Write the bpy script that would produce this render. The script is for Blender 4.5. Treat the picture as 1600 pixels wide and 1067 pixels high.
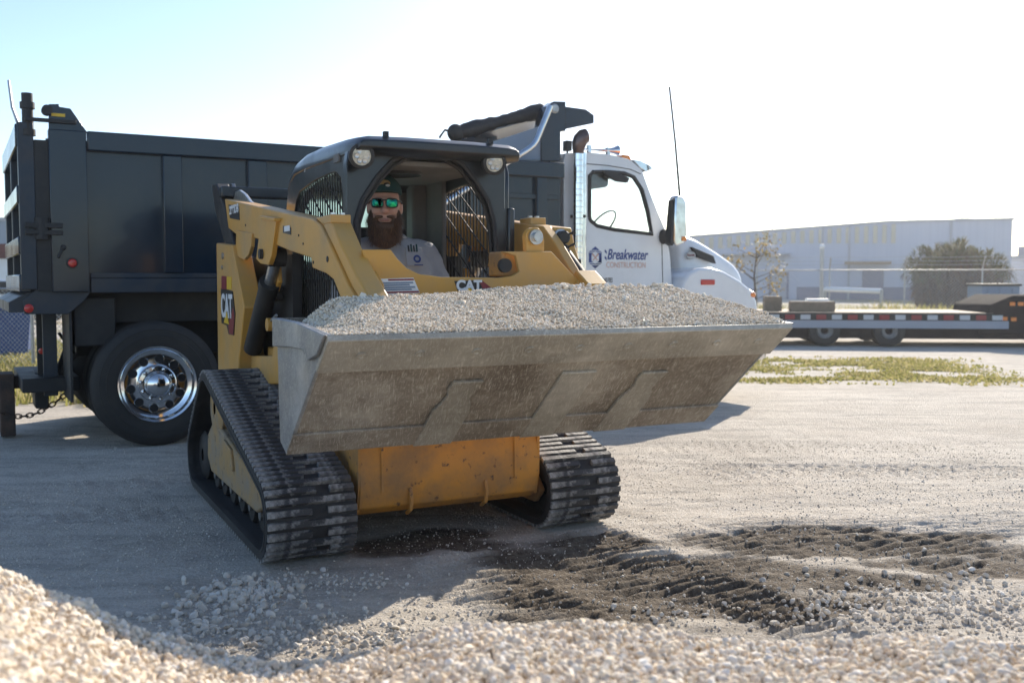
import bpy, bmesh, math, random
import numpy as np
from mathutils import Vector, Matrix

for o in list(bpy.data.objects): bpy.data.objects.remove(o, do_unlink=True)
sc = bpy.context.scene
COL = sc.collection
R = math.radians
random.seed(7); RNG = np.random.default_rng(7)

# ------------------------------------------------------------------ camera
CAM_H, PITCH, FPX = 1.40, R(3.55), 1556.0
cam_d = bpy.data.cameras.new('camera'); cam = bpy.data.objects.new('camera', cam_d); COL.objects.link(cam)
cam.location = (0, 0, CAM_H); cam.rotation_euler = (R(90) - PITCH, 0, 0)
cam_d.sensor_width = 36; cam_d.lens = 36 * FPX / 1600; cam_d.clip_start = 0.05; cam_d.clip_end = 3000
cam_d.dof.use_dof = True; cam_d.dof.focus_distance = 5.3; cam_d.dof.aperture_fstop = 2.8
sc.camera = cam

# ------------------------------------------------------------------ sky, sun, exposure
SUN_AZ, SUN_EL = R(23), R(26.5)          # azimuth to the right of +Y
w = bpy.data.worlds.new('World'); sc.world = w; w.use_nodes = True
nt = w.node_tree; bg = nt.nodes['Background']
sky = nt.nodes.new('ShaderNodeTexSky'); sky.sky_type = 'NISHITA'; sky.sun_disc = False
sky.sun_elevation = SUN_EL; sky.sun_rotation = SUN_AZ
sky.air_density = 0.85; sky.dust_density = 0.5; sky.ozone_density = 1.6
nt.links.new(sky.outputs[0], bg.inputs[0]); bg.inputs[1].default_value = 0.105
sd = bpy.data.lights.new('sun', 'SUN'); sun = bpy.data.objects.new('sun', sd); COL.objects.link(sun)
sd.energy = 3.5; sd.angle = R(0.5); sd.color = (1.0, 0.90, 0.76)
svec = Vector((math.sin(SUN_AZ) * math.cos(SUN_EL), math.cos(SUN_AZ) * math.cos(SUN_EL), math.sin(SUN_EL)))
sun.rotation_euler = svec.to_track_quat('Z', 'Y').to_euler(); sun.location = svec * 60
sc.view_settings.view_transform = 'Standard'; sc.view_settings.look = 'None'
sc.view_settings.gamma = 1; sc.view_settings.use_curve_mapping = False
sc.view_settings.exposure = 1.05

# ------------------------------------------------------------------ measuring frames
class Frame:
    def __init__(s, ox, oy, deg):
        a = R(deg); s.o = np.array([ox, oy, 0.0]); s.deg = deg
        s.M = np.array([[math.cos(a), math.sin(a), 0], [-math.sin(a), math.cos(a), 0], [0, 0, 1.0]])
    def at(s, px, py, ax, val):
        f = np.array([0, math.cos(PITCH), -math.sin(PITCH)]); up = np.array([0, math.sin(PITCH), math.cos(PITCH)])
        r = f + (px - 800) / FPX * np.array([1.0, 0, 0]) - (py - 533.5) / FPX * up
        o = s.M @ (np.array([0, 0, CAM_H]) - s.o); d = s.M @ r; i = 'xyz'.index(ax)
        return o + (val - o[i]) / d[i] * d
LF = Frame(-.335, 5.25, 27)       # loader: x across (towards picture right), y to its rear, z up
TF = Frame(-2.975, 8.33, 29.2)    # truck: x forward, y away from the viewer, z up
WF = Frame(0, 0, 0)
def LX(pts, x): return [(float(p[1]), float(p[2])) for p in (LF.at(a, b, 'x', x) for a, b in pts)]
def LY(pts, y): return [(float(p[0]), float(p[2])) for p in (LF.at(a, b, 'y', y) for a, b in pts)]
def TY(pts, y): return [(float(p[0]), float(p[2])) for p in (TF.at(a, b, 'y', y) for a, b in pts)]

# ------------------------------------------------------------------ materials
MATS = {}
def N(t, kind, **kw):
    n = t.nodes.new(kind)
    for k, v in kw.items():
        if k in n.inputs: n.inputs[k].default_value = v
        else: setattr(n, k, v)
    return n
def rgb(c): return (c[0], c[1], c[2], 1)
def pmat(name, c1, c2=None, scale=4.0, lo=.45, hi=.65, rough=.5, rough2=None, metal=0.0, bump=0.0, bscale=40.0,
         coat=0.0, c3=None, s3=18.0, lo3=.6, hi3=.68, stretch=None, rot=None, spec=.5, island=None, alpha=None, emis=None, trans=0.0, detail=6):
    if name in MATS: return MATS[name]
    m = bpy.data.materials.new(name); m.use_nodes = True; t = m.node_tree; L = t.links.new
    b = t.nodes['Principled BSDF']
    b.inputs['Base Color'].default_value = rgb(c1); b.inputs['Roughness'].default_value = rough
    b.inputs['Metallic'].default_value = metal; b.inputs['Coat Weight'].default_value = coat
    b.inputs['Coat Roughness'].default_value = .06; b.inputs['Specular IOR Level'].default_value = spec
    b.inputs['Transmission Weight'].default_value = trans
    if emis: b.inputs['Emission Color'].default_value = rgb(emis[0]); b.inputs['Emission Strength'].default_value = emis[1]
    tc = N(t, 'ShaderNodeTexCoord'); vec = tc.outputs['Object']
    if stretch or rot:
        mp0 = N(t, 'ShaderNodeMapping'); mp0.inputs['Rotation'].default_value = rot or (0, 0, 0); L(vec, mp0.inputs[0])
        mp = N(t, 'ShaderNodeMapping'); mp.inputs['Scale'].default_value = stretch or (1, 1, 1); L(mp0.outputs[0], mp.inputs[0]); vec = mp.outputs[0]
    col = None
    def layer(prev, prevc, c, s, a, z):
        no = N(t, 'ShaderNodeTexNoise', Scale=s, Detail=detail, Roughness=.62); L(vec, no.inputs['Vector'])
        mr = N(t, 'ShaderNodeMapRange'); mr.inputs[1].default_value = a; mr.inputs[2].default_value = z; L(no.outputs[0], mr.inputs[0])
        mx = N(t, 'ShaderNodeMix', data_type='RGBA'); L(mr.outputs[0], mx.inputs[0])
        if prev is None: mx.inputs[6].default_value = rgb(prevc)
        else: L(prev, mx.inputs[6])
        mx.inputs[7].default_value = rgb(c)
        return mx.outputs[2], mr.outputs[0]
    fac = None
    if c2: col, fac = layer(None, c1, c2, scale, lo, hi)
    if c3: col, _ = layer(col, c1, c3, s3, lo3, hi3)
    if island:
        g = N(t, 'ShaderNodeNewGeometry'); rp = N(t, 'ShaderNodeValToRGB'); L(g.outputs['Random Per Island'], rp.inputs[0])
        el = rp.color_ramp.elements
        while len(el) < len(island): el.new(.5)
        for i, c in enumerate(island): el[i].position = i / (len(island) - 1); el[i].color = rgb(c)
        col = rp.outputs[0]
    if col is not None: L(col, b.inputs['Base Color'])
    if rough2 is not None and fac is not None:
        mr = N(t, 'ShaderNodeMapRange'); mr.inputs[3].default_value = rough; mr.inputs[4].default_value = rough2
        L(fac, mr.inputs[0]); L(mr.outputs[0], b.inputs['Roughness'])
    if bump:
        no = N(t, 'ShaderNodeTexNoise', Scale=bscale, Detail=8, Roughness=.6); L(vec, no.inputs['Vector'])
        bp = N(t, 'ShaderNodeBump', Strength=bump, Distance=.01); L(no.outputs[0], bp.inputs['Height']); L(bp.outputs[0], b.inputs['Normal'])
    MATS[name] = m; return m
M = {}
M['yellow'] = pmat('yellow_paint', (.60, .31, .055), (.44, .29, .13), 3.0, .40, .75, .42, .6, bump=.05, bscale=90, c3=(.20, .12, .06), s3=30, lo3=.70, hi3=.76)
M['yellow_worn'] = pmat('worn_yellow_paint', (.55, .25, .04), (.30, .17, .07), 3.2, .42, .62, .5, .7, bump=.12, bscale=60, c3=(.10, .055, .035), s3=22, lo3=.60, hi3=.70)
M['yellow_dust'] = pmat('dusty_yellow_paint', (.42, .26, .10), (.30, .24, .17), 6, .4, .65, .75, bump=.2, bscale=50, c3=(.09, .07, .05), s3=14, lo3=.58, hi3=.7)
M['black'] = pmat('black_cab_paint', (.012, .016, .02), (.03, .032, .034), 4, .45, .75, .28, .45, bump=.03, bscale=60, coat=.3)
M['blackm'] = pmat('matte_black_steel', (.014, .015, .016), (.04, .037, .034), 5, .45, .7, .55, .75, bump=.1)
M['matt'] = pmat('dull_black_paint', (.02, .018, .02), (.035, .03, .03), 3, .4, .7, .95, spec=.05)
M['rubber'] = pmat('track_rubber', (.022, .022, .023), (.055, .053, .05), 9, .45, .7, .7, .85, bump=.25, bscale=60)
M['lug'] = pmat('dusty_track_lug', (.045, .045, .047), (.40, .39, .37), 13, .46, .60, .62, .85, bump=.35, bscale=70, c3=(.10, .095, .09), s3=7, lo3=.45, hi3=.62)
M['tyre'] = pmat('truck_tyre', (.02, .0195, .019), (.05, .044, .038), 3, .4, .7, .62, .8, bump=.08, bscale=90)
M['chrome'] = pmat('polished_aluminium', (.78, .79, .80), (.62, .61, .60), 8, .4, .7, .08, .17, metal=1.0)
M['steel'] = pmat('zinc_steel', (.55, .55, .54), (.35, .34, .32), 20, .4, .7, .3, .45, metal=.9)
M['navy'] = pmat('dark_navy_truck_paint', (.003, .014, .029), (.005, .019, .036), 2, .4, .7, .16, .26, coat=.25, spec=.4, bump=.035, bscale=2.2, c3=(.018, .022, .027), s3=1.2, lo3=.5, hi3=.8)
M['navy_dust'] = pmat('dusty_navy_paint', (.010, .024, .042), (.055, .052, .050), 3, .40, .72, .4, .65, bump=.03)
M['white'] = pmat('white_truck_paint', (.78, .79, .80), (.72, .72, .72), 2, .4, .7, .22, .3, coat=.4)
M['glass'] = pmat('cab_window_glass', (.86, .93, .94), None, rough=.02, trans=1.0)
M['dustglass'] = pmat('dusty_rear_glass', (.45, .58, .60), (.65, .72, .72), 5, .4, .7, .35, .5, trans=.75)
def dusty_glass():
    m = bpy.data.materials.new('dusty_backlit_glass'); m.use_nodes = True; t = m.node_tree; L = t.links.new; out = t.nodes['Material Output']; t.nodes.remove(t.nodes['Principled BSDF'])
    tr_ = N(t, 'ShaderNodeBsdfTranslucent'); tr_.inputs[0].default_value = (.62, .78, .78, 1); tp = N(t, 'ShaderNodeBsdfTransparent'); tp.inputs[0].default_value = (.7, .85, .85, 1)
    gl = N(t, 'ShaderNodeBsdfGlossy'); gl.inputs['Roughness'].default_value = .1
    no = N(t, 'ShaderNodeTexNoise', Scale=3.0, Detail=5); mr = N(t, 'ShaderNodeMapRange'); mr.inputs[1].default_value = .3; mr.inputs[2].default_value = .75; mr.inputs[3].default_value = .45; mr.inputs[4].default_value = .8
    tc = N(t, 'ShaderNodeTexCoord'); L(tc.outputs['Object'], no.inputs['Vector']); L(no.outputs[0], mr.inputs[0])
    m1 = N(t, 'ShaderNodeMixShader'); L(mr.outputs[0], m1.inputs[0]); L(tp.outputs[0], m1.inputs[1]); L(tr_.outputs[0], m1.inputs[2])
    m2 = N(t, 'ShaderNodeMixShader'); m2.inputs[0].default_value = .06; L(m1.outputs[0], m2.inputs[1]); L(gl.outputs[0], m2.inputs[2]); L(m2.outputs[0], out.inputs[0]); return m
M['dustglass'] = dusty_glass()
M['red'] = pmat('red_marker_lens', (.55, .03, .02), None, rough=.25, coat=.5)
M['orange'] = pmat('amber_lens', (.8, .22, .02), None, rough=.2, coat=.5)
M['lens'] = pmat('work_light_lens', (.72, .68, .55), (.5, .47, .38), 40, .4, .6, .2, coat=.6)
M['bucket'] = pmat('scraped_bucket_steel', (.17, .135, .10), (.36, .32, .26), 1.0, .50, .70, .48, .38, metal=.45, bump=.25, bscale=1.0, stretch=(70, 4, 42), rot=(R(38), 0, 0), c3=(.08, .062, .046), s3=.22, lo3=.52, hi3=.72)
M['edge'] = pmat('worn_cutting_edge_steel', (.33, .31, .265), (.50, .475, .42), 1.0, .45, .72, .42, .32, metal=.55, bump=.25, bscale=1.0, stretch=(70, 4, 42), rot=(R(38), 0, 0), c3=(.11, .095, .075), s3=.2, lo3=.5, hi3=.75)
M['bside'] = pmat('bare_bucket_side_steel', (.30, .31, .32), (.12, .125, .13), 9, .45, .62, .4, .5, metal=.6, bump=.3, bscale=60, c3=(.48, .48, .47), s3=60, lo3=.6, hi3=.66)
def scuffed(name, c_dark, c_mid, c_light, amt, rough, metal):
    m = bpy.data.materials.new(name); m.use_nodes = True; t = m.node_tree; L = t.links.new; b = t.nodes['Principled BSDF']
    tc = N(t, 'ShaderNodeTexCoord'); O = tc.outputs['Object']
    def nz(scale, det, rot=None, st=None, rg=.6):
        v = O
        if rot: a = N(t, 'ShaderNodeMapping'); a.inputs['Rotation'].default_value = rot; L(v, a.inputs[0]); v = a.outputs[0]
        if st: a = N(t, 'ShaderNodeMapping'); a.inputs['Scale'].default_value = st; L(v, a.inputs[0]); v = a.outputs[0]
        n = N(t, 'ShaderNodeTexNoise', Scale=scale, Detail=det, Roughness=rg); L(v, n.inputs['Vector']); return n.outputs[0]
    def mr(x, a, z, o=1.0):
        r = N(t, 'ShaderNodeMapRange'); r.inputs[1].default_value = a; r.inputs[2].default_value = z; r.inputs[4].default_value = o; L(x, r.inputs[0]); return r.outputs[0]
    def mix(f, a, c):
        x = N(t, 'ShaderNodeMix', data_type='RGBA'); L(f, x.inputs[0])
        for i, q in ((6, a), (7, c)):
            if isinstance(q, tuple): x.inputs[i].default_value = rgb(q)
            else: L(q, x.inputs[i])
        return x.outputs[2]
    col = mix(mr(nz(2.2, 8, rg=.7), .35, .68), c_dark, c_mid)
    col = mix(mr(nz(45, 5), .55, .75, .5), col, c_light); col = mix(mr(nz(5, 8, rg=.75), .52, .66, .7), col, c_dark); col = mix(mr(nz(1.6, 6), .55, .7, .5), col, c_light)
    s1 = mr(nz(1.0, 3, (R(38), 0, R(7)), (300, 16, 300)), .58, .68, amt * .8); s2 = mr(nz(1.0, 3, (R(38), 0, R(-5)), (420, 30, 420)), .58, .68, amt * .6); s3 = mr(nz(1.0, 2, (R(38), 0, R(13)), (240, 9, 240)), .62, .69, amt * .6)
    big = mr(nz(3.0, 4), .36, .62)
    mu = N(t, 'ShaderNodeMath', operation='MULTIPLY'); L(s1, mu.inputs[0]); L(big, mu.inputs[1])
    col = mix(mu.outputs[0], col, c_light); col = mix(s2, col, c_light); col = mix(s3, col, c_light)
    L(col, b.inputs['Base Color']); b.inputs['Metallic'].default_value = metal
    rr = mr(nz(9, 6), .3, .7); r2 = N(t, 'ShaderNodeMapRange'); r2.inputs[3].default_value = rough - .1; r2.inputs[4].default_value = rough + .15; L(rr, r2.inputs[0]); L(r2.outputs[0], b.inputs['Roughness'])
    bp = N(t, 'ShaderNodeBump', Strength=.35, Distance=.006); L(nz(14, 9, rg=.7), bp.inputs['Height']); b2 = N(t, 'ShaderNodeBump', Strength=.3, Distance=.003); L(s1, b2.inputs['Height']); L(bp.outputs[0], b2.inputs['Normal']); L(b2.outputs[0], b.inputs['Normal'])
    return m
M['bucket'] = scuffed('scraped_bucket_steel', (.15, .122, .095), (.29, .25, .20), (.68, .64, .56), 1.0, .45, .3)
M['edge'] = scuffed('worn_cutting_edge_steel', (.27, .25, .21), (.42, .395, .34), (.70, .67, .60), .8, .42, .4)
M['strap'] = scuffed('wear_strap_steel', (.22, .20, .165), (.38, .355, .30), (.66, .63, .56), .9, .42, .35)
M['bside'] = scuffed('bare_bucket_side_steel', (.17, .18, .19), (.32, .33, .335), (.62, .62, .60), .7, .42, .5)
M['gray'] = pmat('grey_cab_lining', (.16, .155, .148), (.19, .185, .175), 6, .4, .7, .8, bump=.1)
M['decalw'] = pmat('white_decal', (.75, .76, .76), None, rough=.4)
M['decalk'] = pmat('black_decal', (.015, .015, .017), None, rough=.4)
M['decalr'] = pmat('red_decal', (.22, .02, .03), None, rough=.4)
M['decaly'] = pmat('yellow_decal', (.75, .48, .03), None, rough=.4)
M['decalb'] = pmat('blue_decal', (.025, .055, .22), None, rough=.4)
M['decalo'] = pmat('pale_orange_decal', (.62, .36, .28), None, rough=.4)
M['skin'] = pmat('skin', (.60, .36, .27), (.64, .33, .25), 14, .4, .65, .5, bump=.06, bscale=120)
M['beard'] = pmat('beard_hair', (.085, .042, .024), (.14, .07, .038), 30, .4, .7, .6)
M['shirt'] = pmat('grey_work_shirt', (.40, .41, .44), (.34, .35, .38), 6, .4, .7, .85, bump=.3, bscale=25)
M['trouser'] = pmat('dark_trousers', (.03, .035, .05), (.05, .055, .07), 6, .4, .7, .85)
M['cap'] = pmat('teal_cap_cloth', (.006, .055, .058), (.01, .07, .072), 20, .4, .7, .8, bump=.3, bscale=300)
M['shade_lens'] = pmat('green_mirror_lens', (.02, .34, .13), (.006, .10, .09), 22, .42, .58, .05, metal=1.0)
M['gold'] = pmat('gold_thread', (.38, .27, .12), None, rough=.7)
M['concrete_wall'] = pmat('pale_metal_siding', (.46, .50, .60), (.42, .46, .56), .5, .4, .7, .6, bump=.6, bscale=1.0, stretch=(9, 9, .02))
M['stripe_y'] = pmat('ochre_siding_stripe', (.50, .46, .36), None, rough=.6)
M['band'] = pmat('grey_blue_wall_band', (.16, .18, .26), None, rough=.7)
M['door'] = pmat('grey_door_paint', (.33, .35, .40), None, rough=.5)
M['galv'] = pmat('galvanised_pipe', (.42, .42, .42), (.32, .32, .32), 12, .4, .7, .4, metal=.7)
M['wood'] = pmat('weathered_timber', (.30, .22, .15), (.20, .15, .10), 8, .4, .7, .8, bump=.2)
M['bark'] = pmat('tree_bark', (.12, .09, .065), (.07, .05, .04), 12, .4, .7, .9, bump=.5, bscale=30)
M['rustred'] = pmat('rust_red_steel', (.16, .035, .025), (.10, .03, .025), 3, .4, .7, .6)
M['bluegray'] = pmat('blue_grey_siding', (.20, .26, .34), None, rough=.6)

# ------------------------------------------------------------------ mesh helpers
def rotx(a): return Matrix.Rotation(a, 3, 'X')
class MB:
    def __init__(s): s.v = []; s.f = []; s.sm = []
    def add(s, vs, fs, smooth=False):
        k = len(s.v); s.v += [tuple(map(float, p)) for p in vs]; s.f += [tuple(k + i for i in f) for f in fs]; s.sm += [smooth] * len(fs); return s
    def box(s, c, d, m=None):
        h = [x / 2 for x in d]; vs = []
        for sx in (-1, 1):
            for sy in (-1, 1):
                for sz in (-1, 1):
                    p = Vector((sx * h[0], sy * h[1], sz * h[2]))
                    if m is not None: p = m @ p
                    vs.append((p[0] + c[0], p[1] + c[1], p[2] + c[2]))
        return s.add(vs, [(0, 1, 3, 2), (4, 6, 7, 5), (0, 4, 5, 1), (2, 3, 7, 6), (0, 2, 6, 4), (1, 5, 7, 3)])
    def bx(s, a, b): return s.box([(a[i] + b[i]) / 2 for i in range(3)], [abs(b[i] - a[i]) for i in range(3)])
    def prism(s, poly, ax, a, b):
        n = len(poly)
        def P(p, t):
            if ax == 'x': return (t, p[0], p[1])
            if ax == 'y': return (p[0], t, p[1])
            return (p[0], p[1], t)
        ar = sum(poly[i][0] * poly[(i + 1) % n][1] - poly[(i + 1) % n][0] * poly[i][1] for i in range(n))
        pp = list(poly) if ar > 0 else list(poly)[::-1]
        if ax == 'y': pp = pp[::-1]
        if a > b: a, b = b, a
        vs = [P(p, a) for p in pp] + [P(p, b) for p in pp]
        fs = [tuple(range(n))[::-1], tuple(range(n, 2 * n))] + [(i, (i + 1) % n, n + (i + 1) % n, n + i) for i in range(n)]
        return s.add(vs, fs)
    def tube(s, path, r, n=8, cap=True, close=False):
        path = [Vector(p) for p in path]; k = len(path); rings = []
        rr = r if isinstance(r, (list, tuple)) else [r] * k
        prevu = None
        for i, p in enumerate(path):
            if close: d = path[(i + 1) % k] - path[i - 1]
            else: d = path[min(i + 1, k - 1)] - path[max(i - 1, 0)]
            d.normalize()
            u = prevu - d * prevu.dot(d) if prevu is not None else d.orthogonal()
            if u.length < 1e-5: u = d.orthogonal()
            u.normalize(); prevu = u; v = d.cross(u)
            rings.append([p + (u * math.cos(2 * math.pi * j / n) + v * math.sin(2 * math.pi * j / n)) * rr[i] for j in range(n)])
        vs = [q for g in rings for q in g]; fs = []
        for i in range(k if close else k - 1):
            a = i * n; b = ((i + 1) % k) * n
            for j in range(n): fs.append((a + j, a + (j + 1) % n, b + (j + 1) % n, b + j))
        s.add(vs, fs, True)
        if cap and not close:
            s.add(rings[0], [tuple(range(n))[::-1]]); s.add(rings[-1], [tuple(range(n))])
        return s
    def cyl(s, a, b, r, n=20, r2=None): return s.tube([a, b], [r, r if r2 is None else r2], n)
    def lathe(s, prof, c, axis, n=40):
        # prof: (radius, along) ; axis: unit vector; c: centre
        ax = Vector(axis).normalized(); u = ax.orthogonal().normalized(); v = ax.cross(u); c = Vector(c); vs = []
        for r, t in prof:
            for j in range(n):
                a = 2 * math.pi * j / n; vs.append(c + ax * t + (u * math.cos(a) + v * math.sin(a)) * r)
        fs = []
        for i in range(len(prof) - 1):
            for j in range(n): fs.append((i * n + j, i * n + (j + 1) % n, (i + 1) * n + (j + 1) % n, (i + 1) * n + j))
        return s.add(vs, fs, True)
    def ball(s, c, r, nu=16, nv=10, m=None):
        vs = []; fs = []
        r = r if isinstance(r, (list, tuple)) else (r, r, r)
        for i in range(nv + 1):
            th = math.pi * i / nv
            for j in range(nu):
                a = 2 * math.pi * j / nu
                p = Vector((math.sin(th) * math.cos(a) * r[0], math.sin(th) * math.sin(a) * r[1], math.cos(th) * r[2]))
                if m is not None: p = m @ p
                vs.append((p[0] + c[0], p[1] + c[1], p[2] + c[2]))
        for i in range(nv):
            for j in range(nu): fs.append((i * nu + j, (i + 1) * nu + j, (i + 1) * nu + (j + 1) % nu, i * nu + (j + 1) % nu))
        return s.add(vs, fs, True)
    def mesh(s, name):
        me = bpy.data.meshes.new(name); me.from_pydata(s.v, [], s.f); me.validate(); me.update()
        return me
    def build(s, name, mat, parent=None, bevel=0.0, smooth=35, **tags):
        me = s.mesh(name); me.materials.append(mat)
        bm = bmesh.new(); bm.from_mesh(me); bmesh.ops.remove_doubles(bm, verts=bm.verts, dist=1e-5)
        bmesh.ops.recalc_face_normals(bm, faces=bm.faces); bm.to_mesh(me); bm.free()
        me.shade_smooth(); me.set_sharp_from_angle(angle=R(smooth))
        return link(name, me, parent, bevel, **tags)
def link(name, me, parent=None, bevel=0.0, **tags):
    o = bpy.data.objects.new(name, me); COL.objects.link(o)
    if parent is not None: o.parent = parent
    if bevel:
        b = o.modifiers.new('bevel', 'BEVEL'); b.width = bevel; b.segments = 2; b.limit_method = 'ANGLE'; b.angle_limit = R(40)
    for k, v in tags.items(): o[k] = v
    return o
def empty(name, loc, rz, label, cat, group=None):
    o = bpy.data.objects.new(name, None); COL.objects.link(o); o.location = loc; o.rotation_euler = (0, 0, rz)
    o.empty_display_size = .2; o['label'] = label; o['category'] = cat
    if group: o['group'] = group
    return o
def copy_tree(src, parent=None):
    c = src.copy(); COL.objects.link(c); c.parent = parent
    for ch in list(src.children): copy_tree(ch, c)
    return c
_kids = {}
def text_part(name, body, mat, parent, size, loc, ux, uy, shear=0.0, offset=0.0, sx=1.0, depth=.0015, align='LEFT'):
    cu = bpy.data.curves.new(name, 'FONT'); cu.body = body; cu.size = size; cu.shear = shear; cu.offset = offset; cu.extrude = depth; cu.align_x = align
    tmp = bpy.data.objects.new('t', cu); COL.objects.link(tmp)
    dg = bpy.context.evaluated_depsgraph_get(); me = bpy.data.meshes.new_from_object(tmp.evaluated_get(dg))
    bpy.data.objects.remove(tmp); me.name = name; me.materials.clear(); me.materials.append(mat)
    ux = Vector(ux).normalized(); uy = Vector(uy); uy = (uy - ux * uy.dot(ux)).normalized(); uz = ux.cross(uy)
    mtx = Matrix(((ux[0] * sx, uy[0], uz[0], loc[0]), (ux[1] * sx, uy[1], uz[1], loc[1]), (ux[2] * sx, uy[2], uz[2], loc[2]), (0, 0, 0, 1)))
    me.transform(mtx)
    return link(name, me, parent)
def fit_text(o, ax, a, b):
    k = 'xyz'.index(ax); v = [p.co[k] for p in o.data.vertices]; lo, hi = min(v), max(v)
    for p in o.data.vertices: p.co[k] = a + (p.co[k] - lo) / (hi - lo) * (b - a)
def arc(cx, cy, r, a0, a1, n):
    return [(cx + r * math.cos(R(a0 + (a1 - a0) * i / n)), cy + r * math.sin(R(a0 + (a1 - a0) * i / n))) for i in range(n + 1)]
def vnoise(x, y, seed=0):
    # smooth value noise, vectorised
    xi = np.floor(x).astype(int); yi = np.floor(y).astype(int); xf = x - xi; yf = y - yi
    def h(a, b):
        n = (a * 374761393 + b * 668265263 + seed * 144665) & 0x7fffffff
        n = ((n ^ (n >> 13)) * 1274126177) & 0x7fffffff
        return ((n ^ (n >> 16)) & 0xffff) / 65535.0
    u = xf * xf * (3 - 2 * xf); v = yf * yf * (3 - 2 * yf)
    return (h(xi, yi) * (1 - u) + h(xi + 1, yi) * u) * (1 - v) + (h(xi, yi + 1) * (1 - u) + h(xi + 1, yi + 1) * u) * v
def fbm(x, y, o=4, seed=0):
    s = 0; a = .5
    for i in range(o): s = s + a * vnoise(x * 2 ** i, y * 2 ** i, seed + i); a *= .5
    return s
def sstep(a, b, x): t = np.clip((x - a) / (b - a), 0, 1); return t * t * (3 - 2 * t)

# pebbles: many small faceted stones in one mesh
ICO0 = None
def ico(level):
    bm = bmesh.new(); bmesh.ops.create_icosphere(bm, subdivisions=level, radius=1.0)
    v = np.array([p.co[:] for p in bm.verts]); f = np.array([[q.index for q in p.verts] for p in bm.faces]); bm.free(); return v, f
def pebbles(name, P, S, level, mat, parent=None, seed=1, flat=.75, **tags):
    g = np.random.default_rng(seed); v, f = ico(level); n = len(P)
    V = np.repeat(v[None], n, 0)
    V = V * (g.uniform(.7, 1.3, (n, 1, 3)))
    for k in range(5):
        d = g.normal(size=(n, 1, 3)); d /= np.linalg.norm(d, axis=2, keepdims=True)
        t = (V * d).sum(2, keepdims=True) - g.uniform(.45, .85, (n, 1, 1))
        V = V - np.maximum(t, 0) * d
    V[..., 2] *= flat
    q = g.normal(size=(n, 4)); q /= np.linalg.norm(q, axis=1, keepdims=True); q[:, 1:3] *= .6; q /= np.linalg.norm(q, axis=1, keepdims=True)
    w_, x, y, z = q.T
    Rm = np.stack([np.stack([1 - 2 * (y * y + z * z), 2 * (x * y - z * w_), 2 * (x * z + y * w_)], -1),
                   np.stack([2 * (x * y + z * w_), 1 - 2 * (x * x + z * z), 2 * (y * z - x * w_)], -1),
                   np.stack([2 * (x * z - y * w_), 2 * (y * z + x * w_), 1 - 2 * (x * x + y * y)], -1)], 1)
    V = np.einsum('nij,nkj->nki', Rm, V) * S[:, None, None] + P[:, None, :]
    F = (f[None] + (np.arange(n) * len(v))[:, None, None]).reshape(-1, 3); V = V.reshape(-1, 3)
    me = bpy.data.meshes.new(name); me.vertices.add(len(V)); me.vertices.foreach_set('co', V.astype(np.float32).ravel())
    me.loops.add(len(F) * 3); me.loops.foreach_set('vertex_index', F.astype(np.int32).ravel())
    me.polygons.add(len(F)); me.polygons.foreach_set('loop_start', np.arange(0, len(F) * 3, 3, dtype=np.int32))
    me.update(calc_edges=True); me.materials.append(mat)
    if level > 1: me.shade_smooth(); me.set_sharp_from_angle(angle=R(38))
    return link(name, me, parent, **tags)
def gridmesh(name, xs, ys, Z, mat, attrs=None, parent=None, smooth=True, **tags):
    nx, ny = len(xs), len(ys); X, Y = np.meshgrid(xs, ys)
    V = np.stack([X, Y, Z], -1).reshape(-1, 3)
    i = np.arange((ny - 1) * (nx - 1)); r_, c_ = i // (nx - 1), i % (nx - 1); a = r_ * nx + c_
    F = np.stack([a, a + 1, a + nx + 1, a + nx], -1)
    me = bpy.data.meshes.new(name); me.vertices.add(len(V)); me.vertices.foreach_set('co', V.astype(np.float32).ravel())
    me.loops.add(len(F) * 4); me.loops.foreach_set('vertex_index', F.astype(np.int32).ravel())
    me.polygons.add(len(F)); me.polygons.foreach_set('loop_start', np.arange(0, len(F) * 4, 4, dtype=np.int32))
    me.update(calc_edges=True); me.materials.append(mat)
    for k, A in (attrs or {}).items():
        at_ = me.attributes.new(k, 'FLOAT', 'POINT'); at_.data.foreach_set('value', A.astype(np.float32).ravel())
    if smooth: me.shade_smooth()
    return link(name, me, parent, **tags)

# ================================================================== SETTING
def gpt(px, py): p = WF.at(px, py, 'z', 0); return float(p[0]), float(p[1])
BLOBS = [(655, 850, .42, .22, 1), (700, 835, .30, .16, .8), (880, 885, .50, .36, .9), (1000, 925, .62, .40, 1.1), (1140, 945, .62, .26, .95), (1095, 880, .55, .24, .9),
         (1190, 838, .50, .20, .95), (1380, 850, .75, .22, 1.0), (1490, 880, .55, .24, .8), (1300, 905, .60, .22, .75), (1600, 860, .7, .25, .7), (940, 850, .35, .25, .9), (1230, 850, .55, .22, 1.1), (1300, 825, .5, .12, .9), (1420, 835, .6, .12, .9), (960, 960, .5, .2, .8), (1280, 940, .5, .2, .7)]
def dirt_mask(X, Y):
    A = np.zeros_like(X)
    for px, py, rx, ry, s in BLOBS:
        cx, cy = gpt(px, py)
        dd = ((X - cx) / rx) ** 2 + ((Y - cy) / ry) ** 2
        A = np.maximum(A, s * np.exp(-dd * .85))
    n = fbm(X * 2.6, Y * 4.2, 5, 11)
    return np.clip(sstep(.30, .62, A + (n - .5) * .75), 0, 1)
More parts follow.
